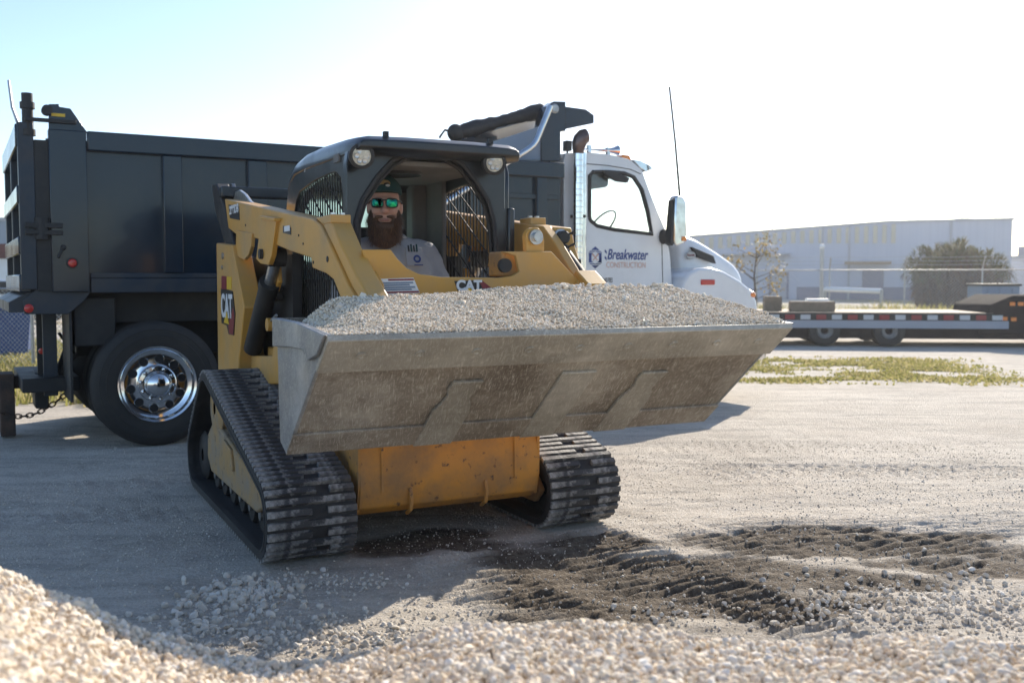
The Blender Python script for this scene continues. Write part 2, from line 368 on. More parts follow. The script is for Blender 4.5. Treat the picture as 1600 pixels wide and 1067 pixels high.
def grass_mask(X, Y):
    n = fbm(X * .5, Y * .5, 4, 31)
    left = sstep(-3.5, -4.2, X) * sstep(10.6, 11.4, Y + (n - .5) * 1.5) * sstep(23, 20, Y)
    right = sstep(2.2, 3.0, X) * sstep(13.1, 14.0, Y + (n - .5) * 2.5) * sstep(18.3, 16.5, Y + .12 * (X - 4) + (n - .5) * 2)
    right *= sstep(8.2, 5.6, X + (n - .5) * 4) * sstep(.26, .46, fbm(X * 1.1, Y * 2.2, 3, 91))
    far = sstep(24, 26, Y) * sstep(.42, .55, n)
    return np.clip(np.maximum(np.maximum(left, right), far * .8), 0, 1)
def ridge(X, Y):
    c, s = math.cos(R(27)), math.sin(R(27))
    lx = (X + .335) * c + (Y - 5.25) * s; ly = -(X + .335) * s + (Y - 5.25) * c
    return lx, ly
def ground_z(X, Y):
    near = sstep(14, 8, np.hypot(X, Y))
    z = (fbm(X * 1.3, Y * 1.3, 4, 3) - .47) * .035 * near + (fbm(X * 9, Y * 9, 3, 5) - .44) * .022 * near
    d = dirt_mask(X, Y)
    z = z + d * ((fbm(X * 13, Y * 13, 4, 8) - .47) * .05 - .008)
    lx, ly = ridge(X, Y)
    wob = ly + .03 * (fbm(X * 3, Y * 3, 2, 21) - .5)
    prints = np.maximum(sstep(.10, 0, np.abs(lx - .80) - .14) * sstep(.05, -.1, ly), .7 * sstep(.10, 0, np.abs(lx + .1) - .2) * sstep(-.1, -.3, ly))
    d = d * 1.0
    tp = np.maximum(sstep(.08, 0, np.abs(lx - .62) - .24) * sstep(-.10, -.22, ly) * sstep(-1.35, -1.15, ly), sstep(.08, 0, np.abs(lx - 1.35) - .22) * sstep(-.15, -.3, ly) * sstep(-1.2, -1.0, ly))
    tp = np.maximum(tp, .9 * sstep(.08, 0, np.abs(lx - 2.3) - .35) * sstep(-.75, -.9, ly) * sstep(-1.7, -1.4, ly))
    soft = np.sin(wob * 2 * math.pi / .085); z = z - tp * d * (fbm(X * 13, Y * 13, 4, 8) - .47) * .035 + tp * (.4 + .6 * d) * .011 * np.clip(soft * 1.6, -1, 1)
    px2 = sstep(.25, 0, np.abs(Y - 5.55 - .12 * (X - 2)) - .16) * sstep(.9, 1.2, X) * sstep(3.4, 2.9, X)
    z = z + prints * .021 * np.sin(wob * 2 * math.pi / .075) * near + px2 * .007 * np.sin((Y - .1 * X + .02 * fbm(X * 3, Y * 3, 2, 9)) * 2 * math.pi / .07)
    for (c0, sl, wdt, xa, xb) in ((7.05, .10, .16, -3.2, -1.6), (6.25, .16, .15, -3.2, -1.5), (7.4, -.06, .2, 1.2, 4.2), (8.2, .05, .2, 1.0, 4.2)):
        lane = sstep(.05, 0, np.abs(Y - c0 - sl * X) - wdt) * sstep(xa, xa + .3, X) * sstep(xb, xb - .3, X) * near
        z = z - lane * .010 + lane * .008 * np.sin(X * 2 * math.pi / .11) * np.sign(np.sin((Y - c0 - sl * X) * 28))
    # tyre ruts running across the yard
    z = z + near * .026 * (fbm(X * .6 + 4, Y * 6.5 - X * 1.1, 4, 17) - .45)
    flat = sstep(.12, .0, np.maximum(np.abs(lx) - 1.05, 0)) * sstep(.1, 0, np.maximum(-ly - .02, 0)) * sstep(.1, 0, np.maximum(ly - 2.2, 0))
    return z * (1 - .85 * flat) - .004
def axis_pts(lo, a, b, hi, fine, mid, m0, m1):
    p = list(np.arange(a, b, fine))
    q = list(np.arange(m0, a, mid)) + p + list(np.arange(b, m1, mid)) + [m1]
    s = mid; v = m1; up = []
    while v < hi: s *= 1.28; v += s; up.append(v)
    s = mid; v = m0; dn = []
    while v > lo: s *= 1.28; v -= s; dn.append(v)
    return np.array(dn[::-1] + q + up)
gx = axis_pts(-600, -3.2, 4.2, 600, .03, .22, -14, 16)
gy = axis_pts(-200, 2.6, 7.8, 1500, .018, .16, 0, 26)
GX, GY = np.meshgrid(gx, gy)
def ground_material():
    m = bpy.data.materials.new('crushed_limestone_ground'); m.use_nodes = True; t = m.node_tree; L = t.links.new; b = t.nodes['Principled BSDF']
    tc = N(t, 'ShaderNodeTexCoord'); O = tc.outputs['Object']
    def noise(s, det=8, st=None, rot=None):
        v = O
        if st:
            mp = N(t, 'ShaderNodeMapping'); mp.inputs['Scale'].default_value = st; mp.inputs['Rotation'].default_value = rot or (0, 0, 0); L(O, mp.inputs[0]); v = mp.outputs[0]
        n = N(t, 'ShaderNodeTexNoise', Scale=s, Detail=det, Roughness=.65); L(v, n.inputs['Vector']); return n.outputs[0]
    def mr(x, a, z, o0=0, o1=1):
        r = N(t, 'ShaderNodeMapRange'); r.inputs[1].default_value = a; r.inputs[2].default_value = z; r.inputs[3].default_value = o0; r.inputs[4].default_value = o1; L(x, r.inputs[0]); return r.outputs[0]
    def mix(f, a, c):
        x = N(t, 'ShaderNodeMix', data_type='RGBA'); L(f, x.inputs[0])
        for i, q in ((6, a), (7, c)):
            if isinstance(q, tuple): x.inputs[i].default_value = rgb(q)
            else: L(q, x.inputs[i])
        return x.outputs[2]
    base = mix(mr(noise(.9), .38, .66), (.57, .50, .41), (.73, .66, .56))
    base = mix(mr(noise(2.2, 6, (.35, 2.4, 1), (0, 0, R(-6))), .46, .66, 0, .75), base, (.36, .315, .26))
    base = mix(mr(noise(60, 6), .48, .68, 0, .7), base, (.80, .76, .70)); base = mix(mr(noise(7, 8), .54, .68, 0, .6), base, (.38, .335, .28))
    base = mix(mr(noise(130, 3), .56, .68, 0, .45), base, (.20, .18, .16))
    ad = N(t, 'ShaderNodeAttribute', attribute_name='dirt'); ag = N(t, 'ShaderNodeAttribute', attribute_name='grass')
    soil = mix(mr(noise(24), .4, .65), (.095, .072, .052), (.21, .17, .125))
    soil = mix(mr(noise(75, 4), .60, .70, 0, .8), soil, (.42, .38, .32))
    base = mix(ad.outputs['Fac'], base, soil)
    gr = mix(mr(noise(3), .4, .65), (.24, .22, .09), (.40, .34, .19))
    base = mix(ag.outputs['Fac'], base, gr)
    L(base, b.inputs['Base Color']); b.inputs['Roughness'].default_value = .9; b.inputs['Specular IOR Level'].default_value = .25
    bp = N(t, 'ShaderNodeBump', Strength=.9, Distance=.03); L(noise(55, 9), bp.inputs['Height']); L(bp.outputs[0], b.inputs['Normal'])
    return m
M['ground'] = ground_material()
gridmesh('ground', gx, gy, ground_z(GX, GY), M['ground'], {'dirt': dirt_mask(GX, GY), 'grass': grass_mask(GX, GY)}, kind='structure')

# ---- loose stones scattered on the yard
M['stone'] = pmat('pale_limestone_pebbles', (.6, .55, .48), rough=.85, island=[(.80, .66, .47), (.86, .77, .62), (.66, .51, .35), (.88, .81, .70), (.56, .47, .37), (.84, .72, .55), (.74, .60, .45), (.90, .86, .79)])
M['stone_grey'] = pmat('grey_limestone_pebbles', (.5, .48, .44), rough=.9, island=[(.64, .57, .47), (.76, .70, .60), (.52, .45, .36), (.82, .76, .67), (.68, .60, .49)])
def scatter(n, cx, cy, sx, sy, s0, s1, g):
    x = g.normal(cx, sx, n); y = g.normal(cy, sy, n); s = .55 * (s0 + (s1 - s0) * g.random(n) ** 2.5)
    return x, y, s
g = np.random.default_rng(5); XX, YY, SS = [], [], []
def sc_add(n, px, py, sx, sy, s0, s1):
    cx, cy = gpt(px, py); x, y, s = scatter(n, cx, cy, sx, sy, s0, s1, g); XX.append(x); YY.append(y); SS.append(s)
sc_add(420, 350, 955, .16, .26, .008, .042); sc_add(300, 380, 925, .10, .10, .012, .045); sc_add(500, 420, 1000, .35, .14, .006, .034)
sc_add(700, 500, 950, .50, .30, .004, .018); sc_add(160, 510, 905, .22, .08, .008, .026); sc_add(350, 560, 1000, .28, .12, .006, .03)
sc_add(380, 1260, 955, .55, .16, .006, .030); sc_add(900, 1450, 955, .55, .20, .006, .032); sc_add(600, 1560, 940, .5, .3, .006, .036)
sc_add(320, 1000, 930, .6, .25, .003, .012); sc_add(260, 1450, 780, 1.2, .5, .004, .018); sc_add(250, 1200, 840, .8, .3, .004, .02); sc_add(160, 280, 800, .6, .6, .003, .012)
xa = g.uniform(-3.4, 4.0, 9000); ya = 3.0 + 5.5 * g.random(9000) ** 1.3; k = fbm(xa * 1.5, ya * 1.5, 3, 61) > g.uniform(.25, .62, 9000); XX.append(xa[k]); YY.append(ya[k]); SS.append(g.uniform(.0018, .006, k.sum()))
XX, YY, SS = map(np.concatenate, (XX, YY, SS)); k = (YY > 2.9) & (YY < 9); XX, YY, SS = XX[k], YY[k], SS[k]
lx, ly = ridge(XX, YY); k = ~((np.abs(lx) < 1.04) & (np.abs(lx) > .53) & (ly > -.05) & (ly < 2.2)); XX, YY, SS = XX[k], YY[k], SS[k]
P = np.stack([XX, YY, ground_z(XX, YY) + SS * .35], -1)
gg = np.random.default_rng(77); xa = gg.uniform(-3.4, 4.2, 46000); ya = 3.0 + 5.6 * gg.random(46000) ** 1.25; k = fbm(xa * 1.3, ya * 2.0, 4, 63) > gg.uniform(.22, .66, 46000); xa, ya = xa[k], ya[k]
lx, ly = ridge(xa, ya); k = ~((np.abs(lx) < 1.04) & (np.abs(lx) > .53) & (ly > -.05) & (ly < 2.2)); xa, ya = xa[k], ya[k]; sa = .0016 + .0048 * gg.random(len(xa)) ** 2.2
gr_ = pebbles('surface_grit', np.stack([xa, ya, ground_z(xa, ya) + sa * .3], -1), sa, 1, M['stone_grey'], seed=14); gr_['kind'] = 'stuff'; gr_['label'] = 'fine pale grit covering the packed yard surface'; gr_['category'] = 'grit'
o = pebbles('scattered_stones', P, SS, 2, M['stone_grey'], seed=3); o['kind'] = 'stuff'; o['label'] = 'loose pale stones scattered over the yard ground'; o['category'] = 'gravel'

# ---- foreground gravel pile
CREST = [(-400, 780), (-150, 850), (0, 891), (66, 922), (114, 935), (144, 957), (210, 983), (271, 996), (350, 1022), (407, 1031), (437, 1031), (525, 1027), (582, 1014), (647, 990), (700, 971), (780, 966), (860, 970), (938, 970), (1031, 975), (1100, 988), (1220, 998), (1368, 993), (1461, 986), (1600, 1000), (1800, 1010), (2100, 1030)]
YC = 2.55
cpx = np.array([c[0] for c in CREST]); cz = np.array([float(WF.at(c[0], c[1], 'y', YC)[2]) for c in CREST]); cxw = (cpx - 800) / FPX * YC
def pile_z(X, Y):
    zc = np.interp(X * YC / np.maximum(np.minimum(Y, YC), 1.2), cxw, cz) - .008
    yc = YC + .05 * (fbm(X * 5, X * 0 + 3, 3, 2) - .5)
    dy = yc - Y
    z = np.where(dy > 0, zc + .10 * dy + .02 * dy ** 2, zc - .62 * (-dy) - .25 * np.minimum(-dy, .12) ** 1.0 * 0)
    z = z - .05 * np.exp(-np.abs(dy) / .05)*0.1
    return np.maximum(z + (fbm(X * 7, Y * 7, 3, 41) - .45) * .03, -.05)
px_ = np.arange(-2.4, 2.45, .05); py_ = np.arange(.7, 3.9, .05); PX, PY = np.meshgrid(px_, py_)
M['pile_base'] = pmat('gravel_pile_core', (.55, .46, .35), (.40, .33, .25), 60, .4, .65, .9, bump=.5, bscale=80)
pile = gridmesh('gravel_pile', px_, py_, pile_z(PX, PY) - .012, M['pile_base'])
pile['kind'] = 'stuff'; pile['label'] = 'heap of pale beige gravel along the bottom edge of the picture'; pile['category'] = 'gravel'
def jitter_grid(x0, x1, y0, y1, step, g):
    a = np.arange(x0, x1, step); b = np.arange(y0, y1, step); A, B = np.meshgrid(a, b)
    return (A + g.uniform(-.5, .5, A.shape) * step).ravel(), (B + g.uniform(-.5, .5, B.shape) * step).ravel()
g = np.random.default_rng(9)
x, y = jitter_grid(-1.5, 1.5, 1.62, 2.82, .0135, g); s = .0048 + .0105 * g.random(len(x)) ** 1.4
P = np.stack([x, y, pile_z(x, y) + g.uniform(-.009, .005, len(x))], -1); k = P[:, 2] > .0
pebbles('pebble_layer', P[k], s[k], 2, M['stone'], pile, seed=4, flat=.85, kind='stuff')
x, y = jitter_grid(-2.3, 2.3, .8, 3.8, .021, g); k = ~((np.abs(x) < 1.5) & (y > 1.62) & (y < 2.82)); x, y = x[k], y[k]; s = g.uniform(.010, .016, len(x))
P = np.stack([x, y, pile_z(x, y) + g.uniform(-.01, .004, len(x))], -1); k = P[:, 2] > .0
pebbles('outer_pebble_layer', P[k], s[k], 1, M['stone'], pile, seed=6, flat=.85, kind='stuff')

# ---- grass
M['grass'] = pmat('dry_grass_blades', (.2, .22, .06), rough=.7, island=[(.20, .21, .05), (.30, .28, .09), (.46, .38, .18), (.25, .25, .07), (.52, .44, .26)])
def leafy(m, tint):
    t = m.node_tree; b = t.nodes['Principled BSDF']; out = t.nodes['Material Output']; tl_ = N(t, 'ShaderNodeBsdfTranslucent'); mx = N(t, 'ShaderNodeMixShader'); mx.inputs[0].default_value = tint
    src = b.inputs['Base Color'].links[0].from_socket; t.links.new(src, tl_.inputs[0]); t.links.new(b.outputs[0], mx.inputs[1]); t.links.new(tl_.outputs[0], mx.inputs[2]); t.links.new(mx.outputs[0], out.inputs[0])
leafy(M['grass'], .55)
def grass(name, label, x0, x1, y0, y1, n, seed, h0=.05, h1=.14):
    g = np.random.default_rng(seed); x = g.uniform(x0, x1, n); y = g.uniform(y0, y1, n)
    k = grass_mask(x, y) > g.random(n); x, y = x[k], y[k]; n = len(x)
    h = g.uniform(h0, h1, n) * (.6 + .8 * fbm(x * 1.2, y * 1.2, 3, 77)); a = g.uniform(0, 6.28, n); wd = g.uniform(.006, .014, n) * (1 + y / 12)
    lean = g.uniform(.1, .7, n) * h; b = g.uniform(0, 6.28, n)
    p = np.stack([x, y, ground_z(x, y)], -1); dx = np.stack([np.cos(a) * wd, np.sin(a) * wd, 0 * a], -1)
    mid = p + np.stack([np.cos(b) * lean * .35, np.sin(b) * lean * .35, h * .6], -1); tip = p + np.stack([np.cos(b) * lean, np.sin(b) * lean, h], -1)
    V = np.stack([p - dx, p + dx, mid + dx * .6, mid - dx * .6, tip], 1).reshape(-1, 3)
    i = np.arange(n) * 5; me = bpy.data.meshes.new(name)
    F = [f for q in i.tolist() for f in ((q, q + 1, q + 2, q + 3), (q + 3, q + 2, q + 4))]
    me.from_pydata(V.tolist(), [], F); me.materials.append(M['grass'])
    return link(name, me, None, kind='stuff', label=label, category='grass')
grass('grass_verge', 'yellow-green grass verge behind the rear of the dump truck', -13, -3.4, 10.4, 23, 42000, 12, .05, .16)
grass('dry_grass', 'dry patchy grass strip in front of the flatbed trailer', 2.2, 10, 13, 19, 60000, 13, .015, .05)
grass('weeds', 'tall pale weeds growing along the far fence', 6, 26, 27, 36, 16000, 14, .25, .7)

# ---- far warehouse
WHF = Frame(33.0, 66.0, -19.3)
wh = empty('warehouse', (33.0, 66.0, 0), R(-19.3), 'long pale blue-grey metal warehouse with a striped band under its roofline', 'building')
def WX(px, py): p = WHF.at(px, py, 'y', 0); return float(p[0]), float(p[2])
zt = WX(1577, 344)[1]; xk, zk = WX(1390, 348); xl, zl_ = WX(1095, 370); x2 = xl - 6; z2_ = zl_ - (zk - zl_) / (xk - xl) * 6
def roof_at(x): return float(np.interp(x, [x2, xk, 0], [z2_, zk, zt]))
MB().prism([(x2, -.5), (0, -.5), (0, zt), (xk, zk), (x2, z2_)], 'y', 0, 20).build('wall', M['concrete_wall'], wh)
MB().prism([(x2, z2_), (xk, zk), (.1, zt), (.1, zt + .14), (xk, zk + .14), (x2, z2_ + .14)], 'y', -.12, 20.1).build('roof_trim', M['door'], wh)
MB().bx((WX(1245, 440)[0], -.03, -.4), (-.02, 0, WX(1500, 449)[1])).build('base_band', M['band'], wh)
MB().bx((x2, -.03, -.4), (WX(1180, 440)[0], 0, WX(1180, 452)[1])).build('base_band', M['band'], wh)
zb0 = WX(1390, 379)[1]
me0 = None
for i in range(22):
    a = WX(1094 + i * 14.2, 380)[0]; b2 = WX(1094 + i * 14.2 + 6.6, 380)[0]
    MB().bx((a, -.09, WX(1094 + i * 14.2, 380 + max(0, 10 - i))[1]), (b2, 0, roof_at(a) - .12)).build('siding_stripe', M['stripe_y'], wh)
a, b2 = WX(1130, 400)[0], WX(1235, 400)[0]; za = WX(1180, 398)[1]
MB().bx((a, -1.2, za - .05), (b2, 0, za + .06)).build('canopy', M['door'], wh)
for p0, p1, t0, mt in ((1205, 1229, 428, 'door'), (1351, 1377, 425, 'band')):
    a, b2 = WX(p0, 440)[0], WX(p1, 440)[0]; z1 = WX(p0, t0)[1]
    d = MB().bx((a, -.06, 0), (b2, 0, z1)).build('door', M[mt], wh)
    MB().bx((a - .15, -.10, z1), (b2 + .15, 0, z1 + .14)).bx((a - .15, -.10, 0), (a, 0, z1)).bx((b2, -.10, 0), (b2 + .15, 0, z1)).build('door_frame', M['band'], d)
a, b2 = WX(1320, 411)[0], WX(1392, 411)[0]; za = WX(1350, 411)[1]
MB().bx((a, -1.0, za - .08), (b2, 0, za + .08)).build('door_awning', M['wood'], wh)
for p in (1283, 1325, 1483):
    a = WX(p, 400)[0]; MB().bx((a, -.1, 0), (a + .14, 0, roof_at(a) - .03)).build('downpipe', M['door'], wh)
a = WX(1510, 344)[0]; MB().bx((a - .4, 3, zt), (a + .5, 4, zt + .35)).build('roof_vent', M['door'], wh)
# neighbour building at the far right
nb = empty('low_building', (46, 82, 0), R(-8), 'low pale flat-roofed building at the right edge behind the palm clump', 'building')
MB().bx((-3.2, 0, -.5), (14, 12, 3.2)).build('wall', M['concrete_wall'], nb)
MB().bx((-3.4, -.3, 3.2), (14.2, 12.2, 3.45)).build('roof', M['bluegray'], nb)
MB().bx((-2.2, 2, 3.45), (2, 6, 4.3)).build('roof_unit', M['band'], nb)

# ---- left background
gb = empty('grey_shed', (-45, 80, 0), 0, 'tall blue-grey shed far behind the tailgate at the left edge', 'building')
zt = float(WF.at(5, 345, 'y', 80)[2]); xr = float(WF.at(13, 345, 'y', 80)[0]) + 45
MB().bx((-9, 0, 0), (xr, 10, zt)).build('wall', M['bluegray'], gb); MB().bx((-9.1, -.2, zt), (xr + .3, 10.2, zt + .25)).build('roof_trim', M['door'], gb)
rs = empty('red_roofed_shed', (-23, 46, 0), 0, 'low white shed with a rust-red ribbed fascia at the left edge', 'building')
z0, z1, z2 = [float(WF.at(10, p, 'y', 46)[2]) for p in (428, 404, 381)]
MB().bx((-8, .1, 0), (5, 6, z1)).build('wall', M['white'], rs)
fs = MB().bx((-8.2, 0, z1), (5.2, 6.2, z2)).build('fascia', M['rustred'], rs)
for i in range(4): MB().bx((-8.25, -.08, z1 + i * (z2 - z1) / 4 + .03), (5.25, -.01, z1 + (i + .55) * (z2 - z1) / 4)).build('rib', M['rustred'], fs)
for x in (-3, .2): MB().bx((x, .04, 0), (x + 1.0, .1, z0)).build('door', M['bluegray'], rs)
pc = empty('parked_car', (-16.6, 32.5, 0), R(12), 'white parked car half hidden behind the truck tailgate', 'car')
prof = [(-2.2, .35), (2.2, .35), (2.25, .75), (1.25, .92), (.55, 1.40), (-1.1, 1.42), (-1.9, .98), (-2.25, .9)]
bd = MB().prism(prof, 'y', -.85, .85).build('body', M['white'], pc, .06)
MB().prism([(1.1, .93), (.5, 1.34), (-.25, 1.35), (-.25, .94)], 'y', -.87, -.855).build('window', M['blackm'], pc)
MB().prism([(-.35, .94), (-.35, 1.35), (-1.05, 1.35), (-1.7, .98)], 'y', -.87, -.855).build('window', M['blackm'], pc)
for x in (-1.35, 1.35):
    for yy in (-.74, .74):
        wz = MB().lathe([(.18, -.1), (.31, -.1), (.33, -.06), (.33, .06), (.31, .1), (.18, .1)], (x, yy, .33), (0, 1, 0), 20).build('wheel', M['tyre'], pc)
        MB().lathe([(0, -.085), (.19, -.09), (.19, .09), (0, .085)], (x, yy, .33), (0, 1, 0), 16).build('rim', M['steel'], wz)
bc = empty('blue_bin', (-9.25, 18.3, 0), R(20), 'blue plastic bin behind the chain-link fence at the left edge', 'bin')
MB().prism([(-.32, 0), (.32, 0), (.40, .85), (-.40, .85)], 'y', -.3, .3).build('bin_body', pmat('blue_plastic', (.03, .07, .22), None, rough=.5), bc, .02)
MB().bx((-.44, -.36, .85), (.44, .36, .93)).build('lid', MATS['blue_plastic'], bc, .02)

# ---- chain-link fences
def fence(name, label, p0, p1, h, nposts, pitch, arms, r=.03):
    p0 = Vector(p0); p1 = Vector(p1); d = p1 - p0; Ln = d.length; rz = math.atan2(d.y, d.x)
    f = empty(name, p0, rz, label, 'fence')
    for i in range(nposts):
        x = Ln * i / (nposts - 1)
        po = MB().cyl((x, 0, 0), (x, 0, h + .06), r, 10).build('post', M['galv'], f)
        if arms: MB().tube([(x, 0, h), (x, -.02, h + .08), (x, -.35, h + .45)], r * .8, 8).build('barb_arm', M['galv'], po)
    MB().cyl((0, 0, h), (Ln, 0, h), r * .7, 8).build('top_rail', M['galv'], f)
    if arms:
        for q in (.15, .28, .42): MB().tube([(x * Ln / 12, -q * .8, h + .05 + q - .02 * (x % 2)) for x in range(13)], .008, 4).build('barbed_wire', M['galv'], f)
    m = MB(); t = .0035 if pitch < .08 else .0045
    k = int((Ln + h) / pitch)
    for i in range(k + 1):
        s = i * pitch - h
        a0, a1 = max(0, s), min(Ln, s + h)
        if a1 - a0 < .05: continue
        m.tube([(a0, .003, a0 - s), (a1, .003, a1 - s)], t, 3, False); m.tube([(a0, -.003, h - (a0 - s)), (a1, -.003, h - (a1 - s))], t, 3, False)
    m.build('wire_mesh', M['galv'], f, kind='stuff')
    return f
fence('chain_link_fence', 'chain-link fence across the grass behind the truck hitch', (-12.5, 16.3, 0), (-5.2, 15.6, 0), 1.25, 4, .075, False)
fence('barbed_fence', 'chain-link fence topped with barbed wire in front of the warehouse', (9.2, 37.5, 0), (24.5, 34.0, 0), 1.75, 7, .12, True)
pl = empty('white_pole', (0, 0, 0), 0, 'thin upright pale pole in front of the warehouse wall', 'pole')
x, y = float(WF.at(1283, 470, 'y', 38)[0]), 38.0; z1 = float(WF.at(1283, 388, 'y', 38)[2]); pl.location = (x, y, 0)
MB().cyl((0, 0, 0), (0, 0, z1), .07, 12).build('shaft', M['galv'], pl); MB().ball((0, 0, z1 + .06), .10, 10, 8).build('cap', M['white'], pl)
gt = empty('pipe_gate', (0, 0, 0), 0, 'white horizontal pipe barrier beside the pale pole', 'barrier')
a = WF.at(1289, 452, 'y', 36.5); b2 = WF.at(1377, 455, 'y', 34.5)
MB().tube([tuple(a), tuple(b2)], .09, 12).build('bar', M['white'], gt); MB().cyl((a[0], a[1], 0), (a[0], a[1], a[2] + .1), .06, 10).build('post', M['galv'], gt)
MB().cyl((b2[0], b2[1], 0), (b2[0], b2[1], b2[2] + .05), .06, 10).build('post', M['galv'], gt)

# ---- palm clump and small tree
M['frond'] = pmat('palm_frond', (.07, .08, .03), rough=.8, spec=.2, island=[(.07, .095, .03), (.12, .14, .045), (.09, .09, .035), (.20, .16, .06), (.07, .085, .035)])
M['frond_b'] = pmat('dead_palm_frond', (.2, .12, .06), rough=.9, spec=.1, island=[(.12, .075, .05), (.08, .055, .04), (.18, .10, .05)])
M['leaf'] = pmat('dry_leaf', (.25, .18, .07), rough=.6, island=[(.28, .20, .07), (.20, .17, .06), (.36, .24, .09)])
leafy(M['frond'], .3)
pb = empty('palm_clump', (*[float(q) for q in WF.at(1490, 482, 'y', 44)[:2]], 0), 0, 'rounded clump of dark palms with dead lower fronds beyond the trailer', 'palm')
g = random.Random(4); tr = MB(); cr = MB(); dead = MB(); trunks = []
for i in range(26):
    x = -1.85 + 3.8 * (i + g.uniform(.1, .9)) / 26; y = g.uniform(-1.2, 1.3); hh = 2.38 - .30 * x * x + g.uniform(-.30, .12)
    trunks.append((x, y, hh)); tr.tube([(x * .75, y * .7, 0), (x * .9, y * .9, hh * .5), (x, y, hh)], [.13, .10, .09], 8)
def blade(mb, p, d, ln, wd, droop):
    p = Vector(p); d = Vector(d).normalized(); side = d.cross(Vector((0, 0, 1))); side = side.normalized() * wd if side.length > .01 else Vector((wd, 0, 0))
    m1 = p + d * ln * .55; tip = p + d * ln + Vector((0, 0, -droop * ln))
    mb.add([p - side * .4, p + side * .4, m1 + side, m1 - side, tip], [(0, 1, 2, 3), (3, 2, 4)])
for x, y, hh in trunks:
    for k in range(26):
        a = g.uniform(0, 6.28); e = g.uniform(-.35, 1.25); d = Vector((math.cos(a) * math.cos(e), math.sin(a) * math.cos(e), math.sin(e)))
        st = g.uniform(.25, .6); base = Vector((x, y, hh)) + d * st; tgt = dead if e < -.05 else cr
        (tgt).tube([(x, y, hh), tuple(base)], [.018, .012], 4, False)
        u = d.orthogonal().normalized(); v = d.cross(u)
        for j in range(13):
            f = (j / 12 - .5) * 2.5; dd = d * math.cos(f) + u * math.sin(f) + v * g.uniform(-.15, .15)
            blade(tgt, base, dd, g.uniform(.3, .62), .018, .25)
    for k in range(46):
        a = g.uniform(0, 6.28); z = g.uniform(.25, hh); d = Vector((math.cos(a), math.sin(a), -.9))
        for j in range(5): blade(dead, (x * .9, y * .9, z), d + Vector((g.uniform(-.5, .5), g.uniform(-.5, .5), g.uniform(-.6, .1))), g.uniform(.3, .7), .03, .3)
tr.build('trunk', M['bark'], pb); cr.build('crown', M['frond'], pb); dead.build('dead_fronds', M['frond_b'], pb)
def small_tree(label, px, d, h, seed, leafn):
    g = random.Random(seed); x = float(WF.at(px, 470, 'y', d)[0]); t = empty('small_tree', (x, d, 0), 0, label, 'tree')
    tk = MB(); lf = MB(); tips = []
    tk.tube([(0, 0, 0), (.03, 0, h * .3), (-.04, .02, h * .6), (.02, 0, h * .9)], [.045, .036, .026, .010], 8)
    for i in range(13):
        z = h * g.uniform(.3, .85); a = g.uniform(0, 6.28); ln = h * g.uniform(.15, .36)
        e = (math.cos(a) * ln, math.sin(a) * ln, z + ln * g.uniform(.3, .8)); tk.tube([(0, 0, z), (e[0] * .5, e[1] * .5, z + (e[2] - z) * .45), e], [.014, .010, .005], 6); tips.append(e)
    for e in tips:
        for k in range(leafn):
            p = Vector(e) + Vector((g.gauss(0, .16), g.gauss(0, .16), g.gauss(0, .14))); blade(lf, p, (g.uniform(-1, 1), g.uniform(-1, 1), g.uniform(-1, .4)), .10, .035, .2)
    tk.build('trunk', M['bark'], t); lf.build('crown', M['leaf'], t)
leafy(M['leaf'], .5)
small_tree('thin young tree with sparse ochre leaves beside the truck hood', 1180, 30, 2.5, 2, 34)

# ---- flatbed trailer
tx, ty = gpt(1289, 541); TRF = Frame(tx, ty, -7)
tl = empty('flatbed_trailer', (tx, ty, 0), R(-7), 'low flatbed trailer with red and white reflective edge tape', 'trailer')
def TR(px, py, y=0): p = TRF.at(px, py, 'y', y); return float(p[0]), float(p[2])
zd = TR(1300, 488)[1]; zr0, zr1 = TR(1400, 513)[1], TR(1400, 501)[1]; x0 = TR(1130, 490)[0]; x1 = TR(1552, 500)[0]
MB().bx((x0, .02, zd - .07), (x1, 2.4, zd)).build('deck', M['wood'], tl)
MB().bx((x0, -.02, zr0), (x1 + .3, .06, zr1)).build('side_rail', M['door'], tl)
MB().bx((x0, .1, zr0 - .22), (x1 + 2.6, .3, zr0)).bx((x0, 1.9, zr0 - .22), (x1 + 2.6, 2.1, zr0)).build('frame_beam', M['matt'], tl)
M['tape_r'] = pmat('faded_red_tape', (.30, .04, .04), None, rough=.7); M['tape_w'] = pmat('faded_white_tape', (.55, .55, .55), None, rough=.7)
wdt = .20; x = x0; i = 0
while x < x1:
    MB().bx((x, -.045, zr1 + .02), (x + wdt, -.02, zd - .05)).build('reflector', M['tape_r'] if i % 2 == 0 else M['tape_w'], tl); x += wdt * 1.6; i += 1
MB().bx((x0, -.018, zr1), (x1, .02, zd - .01)).build('edge_rail', M['blackm'], tl)
def trailer_wheel(x, y):
    wz = MB().lathe([(.165, -.11), (.28, -.12), (.322, -.10), (.332, -.04), (.332, .04), (.322, .10), (.28, .12), (.165, .11)], (x, y, .332), (0, 1, 0), 28).build('wheel', M['tyre'], tl)
    MB().lathe([(0, .02), (.075, -.02), (.085, -.05), (.13, -.02), (.168, -.095), (.176, -.115), (.18, -.08), (.18, .08)], (x, y, .332), (0, 1, 0), 24).build('rim', M['galv'], wz)
for px in (1192, 1289, 1390):
    xx = TR(px, 541)[0]; trailer_wheel(xx, .12); trailer_wheel(xx, .48); trailer_wheel(xx, 2.1)
    MB().cyl((xx, .2, .315), (xx, 2.1, .315), .06, 10).build('axle', M['blackm'], tl)
